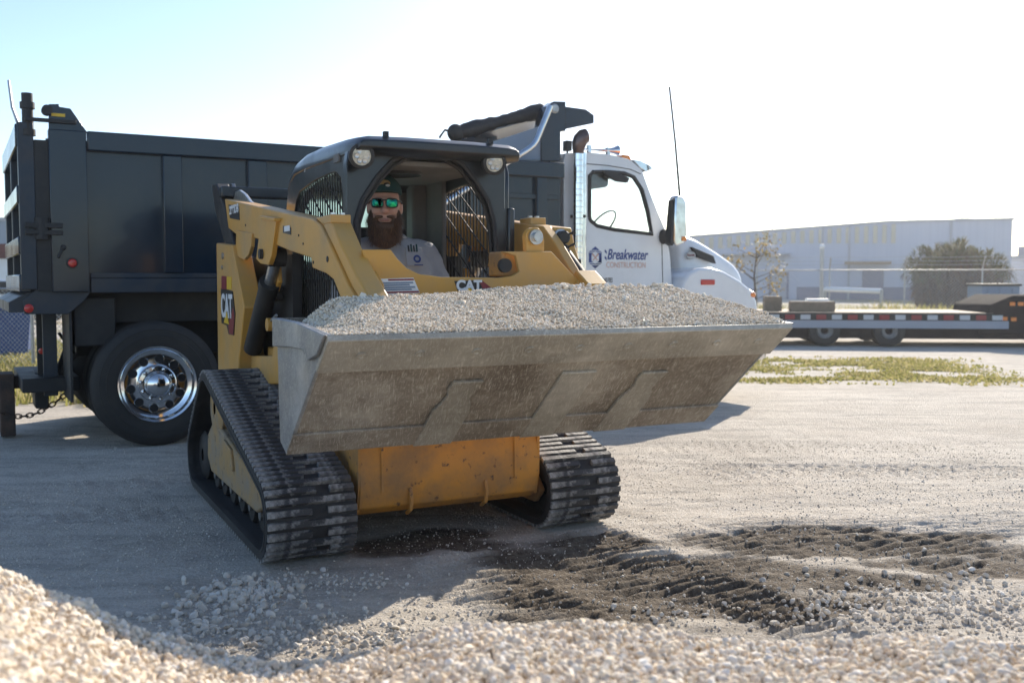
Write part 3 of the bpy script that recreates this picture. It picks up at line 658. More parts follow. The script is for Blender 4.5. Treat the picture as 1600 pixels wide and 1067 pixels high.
# gooseneck end of the trailer with amber lamps
gx0 = TR(1548, 480)[0]; za, zb = TR(1560, 512)[1], TR(1580, 462)[1]
MB().prism([(gx0 - .2, za - .15), (gx0 + 3.4, za - .15), (gx0 + 3.4, zb), (gx0 + .45, zb), (gx0, zb - .2)], 'y', .05, 2.35).build('gooseneck', M['matt'], tl, .03)
for px, py in ((1583, 475), (1596, 475), (1571, 498), (1585, 499)):
    q = TR(px, py); MB().bx((q[0] - .055, .02, q[1] - .04), (q[0] + .055, .05, q[1] + .04)).build('marker_lamp', M['orange'], tl, .01)
text_part('rail_lettering', 'All Terrain', M['decalw'], tl, .2, (TR(1452, 508)[0], -.024, zr0 + .04), (1, 0, 0), (0, 0, 1), .25) if False else None
for i, (p0, p1, t0, b0, yy, mt, lb) in enumerate(((1195, 1222, 463, 474, .8, 'wood', 'short pale timber block on the trailer deck'), (1236, 1305, 471, 481, .5, 'wood', 'long dark timber lying on the trailer deck'), (1262, 1296, 468, 471.5, .9, 'decalw', 'thin white board on top of the long timber'))):
    a = TR(p0, t0, yy); b2 = TR(p1, b0, yy); bot = max(zd + .001, b2[1]); top = max(a[1], bot + .06)
    if i < 2: bot = zd
    o = MB().bx((a[0], yy, bot), (b2[0], yy + .35, top)).build('timber' if i < 2 else 'board', M[mt], None, .01, label=lb, category='timber' if i < 2 else 'board')
    o.location = (tx, ty, 0); o.rotation_euler = (0, 0, R(-7))
db = empty('blue_dumpster', (*[float(q) for q in WF.at(1563, 490, 'y', 26)[:2]], 0), R(-7), 'blue steel dumpster standing behind the trailer gooseneck', 'dumpster')
hh = float(WF.at(1560, 447, 'y', 26)[2])
MB().prism([(-.42, 0), (.42, 0), (.47, hh), (-.47, hh)], 'y', 0, 1.2).build('bin_body', M['bluegray'], db, .02)
for x in (-.3, 0, .3): MB().bx((x - .03, -.05, .1), (x + .03, -.002, hh - .06)).build('rib', M['bluegray'], db)
MB().bx((-.5, -.03, hh), (.5, 1.25, hh + .06)).build('lid', M['blackm'], db)

# ================================================================== COMPACT TRACK LOADER
ld = empty('track_loader', (-.335, 5.25, 0), R(27), 'yellow and black compact track loader carrying a bucket heaped with gravel', 'loader')
# ---- tracks: belt wraps three wheels (front idler, rear idler, raised rear sprocket)
WH = [(.075, .220, .225), (1.975, .235, .235), (1.52, .600, .250)]
def belt_path(shrink, n=200):
    C = []
    for (cy, cz, r) in WH: C += [(cy + (r - shrink) * math.cos(a), cz + (r - shrink) * math.sin(a)) for a in np.linspace(0, 2 * math.pi, 90, endpoint=False)]
    C = sorted(set(C)); 
    def half(P):
        h = []
        for p in P:
            while len(h) > 1 and (h[-1][0] - h[-2][0]) * (p[1] - h[-2][1]) - (h[-1][1] - h[-2][1]) * (p[0] - h[-2][0]) <= 0: h.pop()
            h.append(p)
        return h
    hull = half(C)[:-1] + half(C[::-1])[:-1]
    P = np.array(hull + [hull[0]]); seg = np.linalg.norm(np.diff(P, axis=0), axis=1); s = np.concatenate([[0], np.cumsum(seg)])
    t = np.linspace(0, s[-1], n, endpoint=False)
    return np.stack([np.interp(t, s, P[:, 0]), np.interp(t, s, P[:, 1])], -1), s[-1]
NB = 98
def make_track(sign):
    xo, xi = sign * 1.0, sign * .55
    outer, _ = belt_path(.028, 160); inner, _ = belt_path(.062, 160)
    def cl(pp, off):   # matching inner points: offset along normal
        d = np.roll(pp, -1, 0) - np.roll(pp, 1, 0); d /= np.linalg.norm(d, axis=1, keepdims=True)
        return pp + np.stack([-d[:, 1], d[:, 0]], -1) * off
    inn = cl(outer, .034); m = MB(); n = len(outer)
    vs = []
    for i in range(n): vs += [(xo, *outer[i]), (xi, *outer[i]), (xi, *inn[i]), (xo, *inn[i])]
    fs = []
    for i in range(n):
        a, b = 4 * i, 4 * ((i + 1) % n)
        for k in range(4): fs.append((a + k, b + k, b + (k + 1) % 4, a + (k + 1) % 4))
    m.add(vs, fs, True)
    tk = m.build('track', M['rubber'], ld, smooth=50)
    # inner guide rib and edge rib
    for x0, x1, dep in ((sign * .82, sign * .78, .05), (sign * .70, sign * .66, .05), (sign * 1.003, sign * .97, .012)):
        m = MB(); a_ = cl(outer, .03); b_ = cl(outer, .034 + dep); vs = []
        for i in range(n): vs += [(x0, *a_[i]), (x1, *a_[i]), (x1, *b_[i]), (x0, *b_[i])]
        m.add(vs, fs, True); m.build('guide_rib', M['rubber'], tk, smooth=50)
    # tread bars
    P, per = belt_path(.026, NB); d = np.roll(P, -1, 0) - np.roll(P, 1, 0)
    def bar(parts, seed):
        g = random.Random(seed); m = MB(); h = .017; wv = .0205
        for a, b in parts:
            xs = np.linspace(a, b, 7); top = []; 
            for x in xs: top.append((x, g.uniform(-.0012, .0012), h + g.uniform(-.002, .001)))
            vs = []; fs = []
            for i, (x, dy, z) in enumerate(top): vs += [(x, -wv, -.012), (x, -wv * .72 + dy, z), (x, wv * .72 + dy, z), (x, wv, -.012)]
            for i in range(len(top) - 1):
                k = 4 * i; fs += [(k + j, k + 4 + j, k + 5 + j, k + 1 + j) for j in range(3)]
            fs += [(0, 1, 2, 3), (4 * len(top) - 1, 4 * len(top) - 2, 4 * len(top) - 3, 4 * len(top) - 4)]
            m.add(vs, fs)
        me = m.mesh('tread_bar'); me.materials.append(M['lug'])
        bm = bmesh.new(); bm.from_mesh(me); bmesh.ops.recalc_face_normals(bm, faces=bm.faces); bm.to_mesh(me); bm.free(); return me
    shapes = [bar([(-.222, .222)], 1), bar([(-.222, -.005), (.075, .222)], 2), bar([(-.222, .222)], 3), bar([(-.222, .03), (.10, .222)], 4)]
    if sign > 0: shapes = [shapes[0], bar([(-.222, .02), (.08, .222)], 5), shapes[2], bar([(-.222, -.01), (.07, .222)], 6)]
    for i in range(NB):
        o = bpy.data.objects.new('tread_bar', shapes[i % 4]); COL.objects.link(o); o.parent = tk
        t = Vector((0, d[i][0], d[i][1])).normalized(); nn = Vector((0, t.z, -t.y))   # outward
        xax = Vector((1, 0, 0)); yax = nn.cross(xax)
        o.matrix_local = Matrix(((1, yax.x, nn.x, (xo + xi) / 2), (0, yax.y, nn.y, P[i][0]), (0, yax.z, nn.z, P[i][1]), (0, 0, 0, 1)))
    # undercarriage
    s = sign
    fr = LX([(323, 690), (340, 683), (356, 668), (362, 690), (385, 722), (404, 768), (386, 802), (376, 793), (366, 777), (352, 758), (340, 742), (334, 735)], -.93)
    fr = [(max(.25, min(1.85, p[0])), p[1]) for p in fr]
    MB().prism([(1.80, .40), (1.62, .50), (1.30, .48), (.95, .42), (.60, .36), (.30, .30), (.28, .22), (.42, .17), (1.70, .17), (1.82, .25)], 'x', s * .93, s * .62).build('track_frame', M['yellow_dust'], ld, .012)
    MB().prism([(1.2, .45), (1.0, .42), (.95, .3), (1.25, .3)], 'x', s * .945, s * .93).build('cover_plate', M['yellow_dust'], ld, .004)
    for yy in np.linspace(.42, 1.68, 6):
        rl = MB().lathe([(.0, -.125), (.085, -.125), (.095, -.11), (.095, -.05), (.05, -.04), (.05, .04), (.095, .05), (.095, .11), (.085, .125), (0, .125)], (s * .775, yy, .155), (1, 0, 0), 20).build('roller', M['blackm'], ld)
        MB().lathe([(0, -.18), (.035, -.18), (.04, -.165)], (s * .775, yy, .155), (s * -1, 0, 0), 12)
        MB().cyl((s * .895, yy, .155), (s * .912, yy, .155), .03, 10).build('hub_bolt', M['steel'], rl)
    for (cy, cz, r), nm in zip(WH, ('front_idler', 'rear_idler', 'drive_sprocket')):
        r -= .075; w_ = MB()
        w_.lathe([(.04, -.16), (r * .8, -.16), (r, -.14), (r, -.08), (r * .85, -.06), (r * .6, -.03), (r * .6, .03), (r * .85, .06), (r, .08), (r, .14), (r * .8, .16), (.04, .16)], (s * .775, cy, cz), (1, 0, 0), 36)
        w_.build(nm, M['yellow_dust'] if nm == 'drive_sprocket' else M['blackm'], ld)
    MB().prism([(.40, .33), (.10, .30), (.02, .22), (.10, .14), (.42, .14)], 'x', s * .60, s * .565).build('idler_arm', M['yellow_worn'], ld, .01)
    return tk
make_track(-1); make_track(1)

# ---- chassis
MB().bx((-.50, .12, .24), (.50, 2.35, .85)).build('chassis', M['yellow_worn'], ld, .02)
fp = [(-.02, .585), (-.05, .50), (-.055, .33), (-.03, .235), (.03, .195), (.12, .20), (.12, .585)]
MB().prism(fp, 'x', -.515, .515).build('front_plate', M['yellow_worn'], ld, .008)
for x in (-.40, .36): MB().prism([(-.058, .60), (-.064, .32), (-.05, .60)], 'x', x, x + .012).build('weld_rib', M['yellow_worn'], ld)
for x in (-.24, .19):
    MB().tube([(x, -.05, .33), (x, -.070, .27), (x, -.055, .215), (x, .0, .185)], .011, 8).build('tow_loop', M['yellow_worn'], ld)
for x0 in (-.52, .505): MB().prism([(-.055, .60), (-.05, .34), (-.02, .22), (.05, .20), (.12, .60)], 'x', x0, x0 + .015).build('plate_flange', M['yellow_worn'], ld)
# rear body, fenders over the tracks
MB().bx((-.46, 1.52, .85), (.46, 2.45, 1.42)).build('engine_cover', M['blackm'], ld, .03)
MB().prism([(2.30, .5), (2.62, .5), (2.66, 1.25), (2.55, 1.45), (2.30, 1.45)], 'x', -.66, .66).build('rear_door', M['blackm'], ld, .03)
for s in (-1, 1):
    MB().bx((s * .47, .25, .80), (s * .58, 1.6, .97)).build('side_sill', M['yellow'], ld, .01)
    tow = LX([(338, 380), (362, 383), (381, 480), (373, 560), (372, 590), (341, 590)], -.74) if s < 0 else tow
    t_ = MB().prism(tow, 'x', s * .74, s * .62).build('rear_upright', M['yellow'], ld, .008)
    lk = LX([(331, 289), (338, 287), (352, 330), (366, 382), (366, 470), (350, 470), (352, 385), (336, 330)], -.69)
    MB().prism(lk, 'x', s * .69, s * .60).build('link_post', M['blackm'], ld, .008)
    if s < 0:
        for (a, b, rr) in ((348, 400, .022), (347, 418, .014)):
            q = LF.at(a, b, 'x', -.745); MB().cyl((-.75, q[1], q[2]), (-.735, q[1], q[2]), rr, 14).build('bolt', M['steel'], t_)
        z = LX([(346, 431), (361, 433), (361, 452), (346, 452)], -.744)
        lb = MB().prism(z, 'x', -.744, -.741).build('warning_label', M['decaly'], t_)
        MB().prism(LX([(346, 431), (354, 432), (354, 452), (346, 452)], -.745), 'x', -.7455, -.744).build('label_red', M['decalr'], lb)
        z = LX([(345, 450), (363, 455), (367, 490), (365, 524), (357, 522), (354, 508), (346, 505)], -.745)
        lb = MB().prism(z, 'x', -.745, -.741).build('logo_plate', M['decalk'], t_)
        MB().prism(LX([(357, 508), (364, 480), (366, 495), (364, 523), (358, 521)], -.746), 'x', -.7465, -.745).build('logo_red', M['decalr'], lb)
        MB().prism(LX([(350, 504), (354.5, 486), (358, 507)], -.746), 'x', -.748, -.7466).build('logo_triangle', M['decaly'], lb)
        c0 = LF.at(345.5, 500, 'x', -.749); c1 = LF.at(345.5, 457, 'x', -.749)
        tt = text_part('logo_letters', 'CAT', M['decalw'], lb, .205, (-.7485, 0, 0), (0, -1, 0), (0, 0, 1), 0, .006, 1); c2_ = LF.at(362.5, 460, 'x', -.749); fit_text(tt, 'y', c2_[1], c0[1] - .01); fit_text(tt, 'z', c0[2] + .02, c0[2] + .185)
# black crossbar joining the link posts at the rear
yb = 2.45; a = LF.at(340, 296, 'y', yb)
MB().bx((-.70, yb - .05, a[2] - .055), (.70, yb + .05, a[2] + .02)).build('rear_crossbar', M['black'], ld, .01)
q = LX([(367, 315), (371, 300), (377, 297), (385, 303), (393, 314), (398, 318)], -.60)
MB().prism(q + [(q[-1][0], q[-1][1] - .05), (q[0][0], q[0][1] - .05)], 'x', -.615, -.595).build('lifting_eye', M['steel'], ld, .003)
q = LX([(361, 288), (365, 287), (374, 314), (369, 316)], -.56)
MB().prism(q, 'x', -.575, -.55).build('stay_bar', M['black'], ld, .003)

# ---- lift arms
ARM = [(351, 311), (420, 327), (487, 342), (500, 352), (518, 390), (544, 447), (575, 500), (552, 500), (533, 468), (521, 437), (510, 428), (488, 419), (486, 403), (452, 392), (427, 381), (394, 371), (367, 365), (357, 357)]
arm = LX(ARM, -.70)
for s in (-1, 1):
    arm_s = arm
    if s > 0:
        ra = [(float(p[1]), float(p[2])) for p in (LF.at(u, v, 'x', .70) for u, v in ((860, 352), (893, 356), (899, 385), (907, 410), (932, 447), (950, 485)))]
        arm_s = arm[:2] + ra + [(ra[-1][0] + .12, ra[-1][1])] + arm[9:]
    a_ = MB().prism(arm_s, 'x', s * .70, s * .585).build('lift_arm', M['yellow'], ld, .007)
    # raised cover flange along the front edge
    fl = LX([(487, 340), (497, 338), (512, 345), (528, 385), (556, 440), (590, 500), (575, 500), (544, 447), (518, 390), (500, 352)], -.70)
    if s < 0: MB().prism(fl, 'x', s * .685, s * .585).build('arm_cover', M['yellow'], a_, .008)
    else:
        rg = [(float(p[1]), float(p[2])) for p in (LF.at(u, v, 'x', .54) for u, v in ((836, 353), (850, 353), (868, 378), (922, 470), (894, 470), (846, 378)))]
        MB().prism(rg, 'x', .53, .584).build('arm_ridge', M['yellow'], a_, .006)
    yf, zf = fl[2]
    if s > 0: q = LF.at(828, 348, 'x', .62); yf, zf = float(q[1]) - .05, float(q[2]) - .005
    bl = MB().bx((s * .69, yf - .015, zf - .01), (s * .59, yf + .12, zf + .03)).build('hose_clamp', M['yellow'], a_, .004)
    for xx in (.615, .660): MB().cyl((s * xx, yf + .04, zf + .03), (s * xx, yf + .04, zf + .042), .014, 8).build('bolt', M['steel'], bl)
    # hanging pivot brackets
    b1 = LX([(369, 360), (368, 396), (374, 403), (381, 406), (388, 398), (392, 385), (393, 365)], -.715); MB().prism(b1, 'x', s * .715, s * .69).build('pivot_bracket', M['yellow'], a_, .004)
    b2 = LX([(408, 340), (400, 405), (407, 412), (419, 414), (424, 400), (431, 346)], -.72); bb = MB().prism(b2, 'x', s * .72, s * .69).build('pivot_bracket', M['yellow'], a_, .004)
    q = LF.at(410, 397, 'x', -.72); MB().cyl((s * .74, q[1], q[2]), (s * .70, q[1], q[2]), .03, 16).build('pivot_pin', M['blackm'], bb)
    MB().prism(LX([(408, 337), (431, 341), (431, 346), (408, 342)], -.73), 'x', s * .74, s * .69).build('bracket_lip', M['yellow'], bb, .003)
    for (u, v, r_) in ((467, 368, .006), (474, 381, .006), (512, 405, .015), (490, 410, .008), (384, 352, .007), (378, 372, .007), (386, 380, .006), (376, 389, .006), (383, 396, .006)):
        q = LF.at(u, v, 'x', -.70); MB().cyl((s * .7035, q[1], q[2]), (s * .69, q[1], q[2]), r_, 10).build('bolt', M['blackm'], a_)
    if s < 0:
        z = LX([(357, 320), (373, 323), (374, 344), (359, 341)], -.7035); lb = MB().prism(z, 'x', -.7035, -.699).build('model_plate', M['decalk'], a_)
        c = LF.at(358.2, 339, 'x', -.706); tt = text_part('model_number', '299D3', M['decalw'], lb, .10, (-.706, 0, 0), (0, -1, 0), (0, 0, 1), 0, .003, 1); c2_ = LF.at(372.5, 342, 'x', -.706); fit_text(tt, 'y', c2_[1], c[1] - .01); fit_text(tt, 'z', c[2] + .012, c[2] + .072)
        z = LX([(442, 353), (454, 356), (454, 367), (442, 364)], -.7035); lb = MB().prism(z, 'x', -.7035, -.699).build('dealer_sticker', M['decalk'], a_)
        c = LF.at(443.4, 362.5, 'x', -.706); text_part('sticker_text', 'Ring Power', M['decalw'], lb, .032, (-.706, c[1], c[2] + .012), (0, -1, -.2), (0, 0, 1), 0, 0, .8) if False else MB().bx((-.7065, c[1] - .125, c[2] - .0), (-.704, c[1] - .01, c[2] + .03)).build('sticker_band', M['decalw'], lb)
    # lift cylinder
    p1 = LF.at(432, 402, 'x', -.66); p2 = LF.at(395, 545, 'x', -.66); pm = p1 + (p2 - p1) * .27
    f = lambda p: (s * .66, p[1], p[2])
    cyl = MB().cyl(f(pm), f(p2), .058, 20).cyl(f(pm - (p2 - p1) * .02), f(pm + (p2 - p1) * .04), .064, 20).build('lift_cylinder', M['blackm'], ld)
    MB().cyl(f(p1), f(pm), .034, 16).build('piston_rod', M['steel'], cyl)
    MB().tube([(s * .66 - .05, p1[1], p1[2]), (s * .66 + .05, p1[1], p1[2])], .055, 16).build('rod_eye', M['blackm'], cyl)
    # lower body side panel, dark guard and steel hoses beside the cab
    for k, (u, v) in enumerate(((420, 455), (420, 467))):
        q = LF.at(u, v, 'x', -.58); MB().tube([(s * .58, q[1] + .25, q[2]), (s * .58, q[1] - .28, q[2] + .02)], .022, 8).build('hose', M['blackm'], ld)
    q = LF.at(430, 433, 'x', -.62); MB().prism([(q[1] + .05, q[2] + .06), (q[1] - .08, q[2] + .06), (q[1] - .10, q[2] - .03), (q[1] - .02, q[2] - .09), (q[1] + .06, q[2] - .08)], 'x', s * .63, s * .60).build('stop_bracket', M['yellow'], ld, .006)
    q = LF.at(422, 507, 'x', -.66); tb = MB().cyl((s * .68, q[1], q[2]), (s * .62, q[1], q[2]), .04, 14).build('cylinder_mount', M['yellow'], ld)
    MB().cyl((s * .66, q[1], q[2] + .015), (s * .66, q[1] - .16, q[2] + .06), .009, 8).build('grease_line', M['steel'], tb)
# fenders / tower base in front of the upright
for s in (-1, 1):
    base = LX([(372, 568), (379, 560), (384, 470), (386, 530), (390, 556), (425, 556), (432, 500), (440, 500), (440, 600), (372, 600)], -.66)
    MB().prism(base, 'x', s * .66, s * .56).build('body_side', M['yellow'], ld, .008)
MB().bx((-.555, 1.05, .85), (-.50, 2.3, 1.55)).bx((.50, 1.05, .85), (.555, 2.3, 1.55)).build('side_guard', M['blackm'], ld)

# ---- front crossmember between the lower arms
YP = -.42
cp = LY([(566, 390), (611, 390), (622, 405), (636, 419), (655, 428), (690, 433), (782, 434), (802, 431), (812, 424), (806, 400), (784, 393), (862, 393), (905, 440), (920, 500), (600, 500)], YP)
cm = MB().prism(cp, 'y', YP, YP + .03).build('crossmember', M['yellow'], ld, .005)
MB().tube([(-.55, YP + .12, 1.24), (.55, YP + .12, 1.24)], .09, 24).build('torque_tube', M['yellow'], cm)
z = LY([(590, 436), (646, 434), (656, 458), (600, 461)], YP - .003); lb = MB().prism(z, 'y', YP - .003, YP).build('warning_label', M['decalw'], cm)
def strip(u0, v0, u1, v1, mt, k=.0045):
    z = LY([(u0, v0), (u1, v1), (u1 + 1.2, v1 + 2.6), (u0 + 1.2, v0 + 2.6)], YP - k); MB().prism(z, 'y', YP - k, YP - .003).build('label_line', M[mt], lb)
strip(606, 436.2, 646, 435.4, 'decalr'); strip(599, 456, 654, 454.5, 'decalr')
for i in range(4): strip(595 + i * 1.6, 441.3 + i * 3.5, 645 + i * 1.6 - (i % 2) * 7, 440.2 + i * 3.5, 'bluegray')
z = LY([(710, 439), (750, 438), (760, 447), (765, 456), (716, 456)], YP - .003); lb = MB().prism(z, 'y', YP - .003, YP).build('logo_plate', M['decalk'], cm)
z = LY([(748, 438), (753, 438), (768, 450), (757, 456)], YP - .004); MB().prism(z, 'y', YP - .0045, YP - .003).build('logo_red', M['decalr'], lb)
z = LY([(722, 456), (731, 447.5), (742, 456)], YP - .004); MB().prism(z, 'y', YP - .0046, YP - .003).build('logo_triangle', M['decaly'], lb)
c = LF.at(713, 453.5, 'y', YP - .005); text_part('logo_letters', 'CAT', M['decalw'], lb, .068, (c[0], YP - .006, c[2]), (1, 0, 0), (0, 0, 1), 0, .003, 1.0)
# right arm fittings seen from inside
q = LF.at(834, 374, 'y', YP + .03)
bs = MB().prism([(q[0] - .045, q[2] - .08), (q[0] + .055, q[2] - .08), (q[0] + .055, q[2] + .0)] + [(q[0] + .05 * math.cos(R(a)), q[2] + .01 + .05 * math.sin(R(a))) for a in range(0, 181, 20)], 'y', YP + .02, YP + .06).build('pin_boss', M['yellow'], ld, .003)
MB().cyl((q[0], YP + .02, q[2] + .01), (q[0], YP - .0, q[2] + .01), .038, 20).cyl((q[0], YP, q[2] + .01), (q[0], YP - .02, q[2] + .01), .024, 16).build('pin', M['steel'], bs)
for (u, v, rr, nm) in ((877, 371, .036, 'coupler'), (877, 390, .030, 'coupler')):
    q = LF.at(u, v, 'x', .62); cpl = MB().lathe([(0, 0), (rr * 1.25, 0), (rr * 1.25, .02), (rr, .022)], (q[0], q[1] + .02, q[2]), (0, -1, 0), 20).build(nm, M['steel'], ld)
    MB().lathe([(rr, .02), (rr, .055), (rr * .8, .062), (0, .062)], (q[0], q[1] + .02, q[2]), (0, -1, 0), 20).build('dust_cap', M['blackm'], cpl)
    MB().tube([(q[0], q[1] - .03, q[2]), (q[0] + .05, q[1] - .05, q[2] + .03), (q[0] + .07, q[1], q[2] + .02)], .006, 6).build('cap_strap', M['blackm'], cpl)
q1 = LF.at(880, 400, 'x', .60); q2 = LF.at(915, 470, 'x', .60)
MB().tube([tuple(q1), tuple((q1 + q2) / 2 + np.array([.02, 0, .01])), tuple(q2)], .05, 14).build('tilt_cylinder', M['blackm'], ld)
q = LY([(783, 393), (800, 395), (812, 408), (812, 424), (800, 432), (783, 432)], YP + .05)
cup = MB().prism(q, 'y', YP + .04, YP + .2).build('pivot_cup', M['yellow_worn'], ld, .01); c = LF.at(789, 415, 'y', YP + .03)
MB().cyl((c[0], YP + .045, c[2]), (c[0], YP + .02, c[2]), .035, 18).build('pivot_pin', M['blackm'], cup)

# ---- cab
YF = .20
cab = MB().bx((-.47, .30, .80), (.47, 1.55, .90)).bx((-.47, 1.50, .80), (.47, 1.55, 1.55)).build('cab_floor', M['blackm'], ld)
op = [(556, 470), (556, 345), (566, 312), (590, 276), (612, 252), (636, 239), (666, 236), (694, 240), (722, 257), (745, 285), (762, 313), (771, 345), (775, 400), (776, 470)]
opn = LY(op, YF); ol = LY([(541, 470), (541, 300), (541, 240), (557, 222), (660, 224), (772, 229), (790, 250), (789, 300), (792, 470)], YF)
def framed(outer, inner, name, mat, parent, ax, a, b, bevel=.006):
    # strip between two open outlines, extruded
    def resample(P, n):
        P = np.array(P); s = np.concatenate([[0], np.cumsum(np.linalg.norm(np.diff(P, axis=0), axis=1))]); t = np.linspace(0, s[-1], n); return np.stack([np.interp(t, s, P[:, 0]), np.interp(t, s, P[:, 1])], -1)
    n = 40; O, I = resample(outer, n), resample(inner, n); vs = []; fs = []
    def Q(p, t): return (t, p[0], p[1]) if ax == 'x' else (p[0], t, p[1])
    for i in range(n): vs += [Q(O[i], a), Q(I[i], a), Q(I[i], b), Q(O[i], b)]
    for i in range(n - 1):
        k = 4 * i; fs += [(k + j, k + 4 + j, k + 4 + (j + 1) % 4, k + (j + 1) % 4) for j in range(4)]
    fs += [(0, 1, 2, 3), (4 * n - 1, 4 * n - 2, 4 * n - 3, 4 * n - 4)]
    return MB().add(vs, fs).build(name, mat, parent, bevel, smooth=30)
ff = framed(ol, opn, 'cab_front_frame', M['black'], ld, 'y', YF, YF + .06)
MB().tube([(p[0], YF - .006, p[1]) for p in opn], .013, 8).build('door_seal', M['rubber'], ff)
inr = [((p[0] + .01) * .955, p[1] * .985 + .01) for p in opn]
MB().tube([(p[0], YF + .04, p[1]) for p in inr], .012, 8).build('door_seal', M['blackm'], ff)
# side walls with an open window behind wire mesh
zt = 2.06
for s in (-1, 1):
    win_f = LX([(525, 335), (525, 306), (523, 281), (519, 267), (514, 264), (485, 268), (467, 273), (460, 284), (455, 308), (457, 326)], -.47)
    yF, yR = .30, 1.36
    win = [(yF, 1.12), (yF, 1.70), (yF + .02, 1.88), (yF + .07, 1.965), (yF + .16, 1.985), (.85, 1.97), (1.18, 1.93), (1.28, 1.87), (yR, 1.70), (yR, 1.12), (yF, 1.12)]
    out = [(YF + .02, .85), (YF + .02, 1.70), (YF + .02, 2.0), (YF + .02, 2.08), (.55, 2.09), (.95, 2.10), (1.30, 2.08), (1.46, 1.98), (1.55, 1.70), (1.55, .85), (YF + .02, .85)]
    sd_ = framed(out, win, 'cab_side', M['black'], ld, 'x', s * .47, s * .435, .006)
    def inside(y, z):
        if not (yF < y < yR and 1.12 < z < 2.0): return False
        P = win[:-1]; c_ = False; j = len(P) - 1
        for i in range(len(P)):
            if (P[i][1] > z) != (P[j][1] > z) and y < (P[j][0] - P[i][0]) * (z - P[i][1]) / (P[j][1] - P[i][1]) + P[i][0]: c_ = not c_
            j = i
        return c_
    m = MB(); md = MB(); xg = s * .452
    for y in np.arange(yF + .03, yR, .047):
        zs = [z for z in np.arange(1.12, 2.0, .01) if inside(y, z)]
        if zs: m.cyl((xg, y, zs[0] - .01), (xg, y, zs[-1] + .015), .0042, 6)
    for c_ in np.arange(.4, 3.4, .125):
        ys = [y for y in np.arange(yF, yR, .01) if inside(y, c_ + .62 * y)]
        if ys: md.cyl((xg - s * .008, ys[0], c_ + .62 * ys[0]), (xg - s * .008, ys[-1], c_ + .62 * ys[-1]), .0048, 6)
    m.build('mesh_rods', M['blackm'], sd_, kind='stuff'); md.build('mesh_rods', M['blackm'], sd_, kind='stuff')
    if s < 0:
        q = LF.at(526, 248, 'x', -.475); MB().bx((-.482, q[1] - .05, q[2] - .022), (-.469, q[1] + .04, q[2] + .022)).build('side_lamp', M['gray'], sd_, .003)
        c = LF.at(474, 266, 'x', -.475); text_part('unit_number', 'JS94407', M['decalw'], sd_, .058, (-.4725, c[1] - .02, c[2] + .0), (0, -1, .02), (0, 0, 1), 0, 0, .72)
    else:
        pass
# rear wall of the cab with window
framed([(-.45, .9), (-.45, 2.05), (.45, 2.05), (.45, .9), (-.45, .9)], [(-.38, 1.40), (-.38, 1.80), (-.30, 1.98), (-.05, 2.035), (.14, 2.02), (.27, 1.93), (.30, 1.80), (.30, 1.40), (-.38, 1.40)], 'cab_rear_wall', M['gray'], ld, 'y', 1.44, 1.48, 0)
MB().bx((-.40, 1.452, 1.38), (.32, 1.462, 2.045)).build('rear_window', M['dustglass'], ld)
# roof: lofted sections along y
secs = [(.06, .455, 2.075, 2.115), (.10, .47, 2.05, 2.14), (.30, .475, 2.05, 2.155), (.70, .475, 2.05, 2.165), (1.05, .475, 2.05, 2.16), (1.28, .475, 2.04, 2.13), (1.42, .47, 1.99, 2.07), (1.50, .46, 1.93, 1.98)]
vs = []; fs = []; npr = 10
for y, hw, z0, z1 in secs:
    c_ = .05 if z1 - z0 > .06 else .02
    ring = [(-hw, z0), (-hw, z1 - c_), (-hw + .02, z1 - c_ * .4), (-hw + .07, z1 - .005), (-hw * .4, z1), (hw * .4, z1), (hw - .07, z1 - .005), (hw - .02, z1 - c_ * .4), (hw, z1 - c_), (hw, z0)]
    vs += [(x, y, z) for x, z in ring]
for i in range(len(secs) - 1):
    for j in range(npr): a, b = i * npr, (i + 1) * npr; fs.append((a + j, a + (j + 1) % npr, b + (j + 1) % npr, b + j))
fs += [tuple(range(npr)), tuple(range((len(secs) - 1) * npr, len(secs) * npr))[::-1]]
rf = MB().add(vs, fs).build('cab_roof', M['black'], ld, .006, smooth=40)
MB().bx((-.42, .28, 2.015), (.42, 1.42, 2.045)).build('headliner', M['gray'], rf, .01)
MB().lathe([(.0, 0), (.13, 0), (.15, .012), (.16, .0)], (-.05, .65, 2.012), (0, 0, -1), 28).build('dome_speaker', M['blackm'], rf)
for x in (-.30, .30): MB().bx((x - .012, .10, 2.13), (x + .012, .13, 2.165)).build('roof_tab', M['blackm'], rf)
# grey lining to the right of the operator's head
MB().bx((.31, 1.30, 1.0), (.42, 1.43, 2.03)).build('cab_lining', M['gray'], ld, .02)
MB().bx((.40, 1.02, 1.0), (.43, 1.299, 2.03)).build('cab_lining', M['gray'], ld, .01)
# work lights
for u, v in ((565, 244), (772, 255)):
    q = LF.at(u, v, 'y', .10); c = (q[0], .10, q[2]); ax = (-.12, -1, -.12)
    wl = MB().lathe([(0, -.075), (.045, -.072), (.062, -.04), (.066, 0), (.066, .012), (.050, .016), (.048, .004)], c, ax, 28).build('work_light', M['blackm'], ld)
    MB().lathe([(.050, .006), (.03, .010), (0, .011)], c, ax, 24).build('lens', M['lens'], wl)
    for k in range(6): MB().lathe([(.014, .010), (.012, .014), (.004, .012), (0, .012)], Vector(c) + Vector((.028 * math.cos(k * 1.047), 0, .028 * math.sin(k * 1.047))), ax, 10).build('led', M['steel'], wl)
    MB().bx((c[0] - .03, .085, c[2] + .05), (c[0] - .022, .12, 2.09)).bx((c[0] + .022, .085, c[2] + .05), (c[0] + .03, .12, 2.09)).build('bracket', M['black'], wl)
# dark latch post right of the door
q = LF.at(795, 370, 'y', YF + .02); MB().bx((q[0] - .012, YF, q[2] - .24), (q[0] + .03, YF + .06, q[2] + .16)).build('door_post', M['black'], ld, .01)
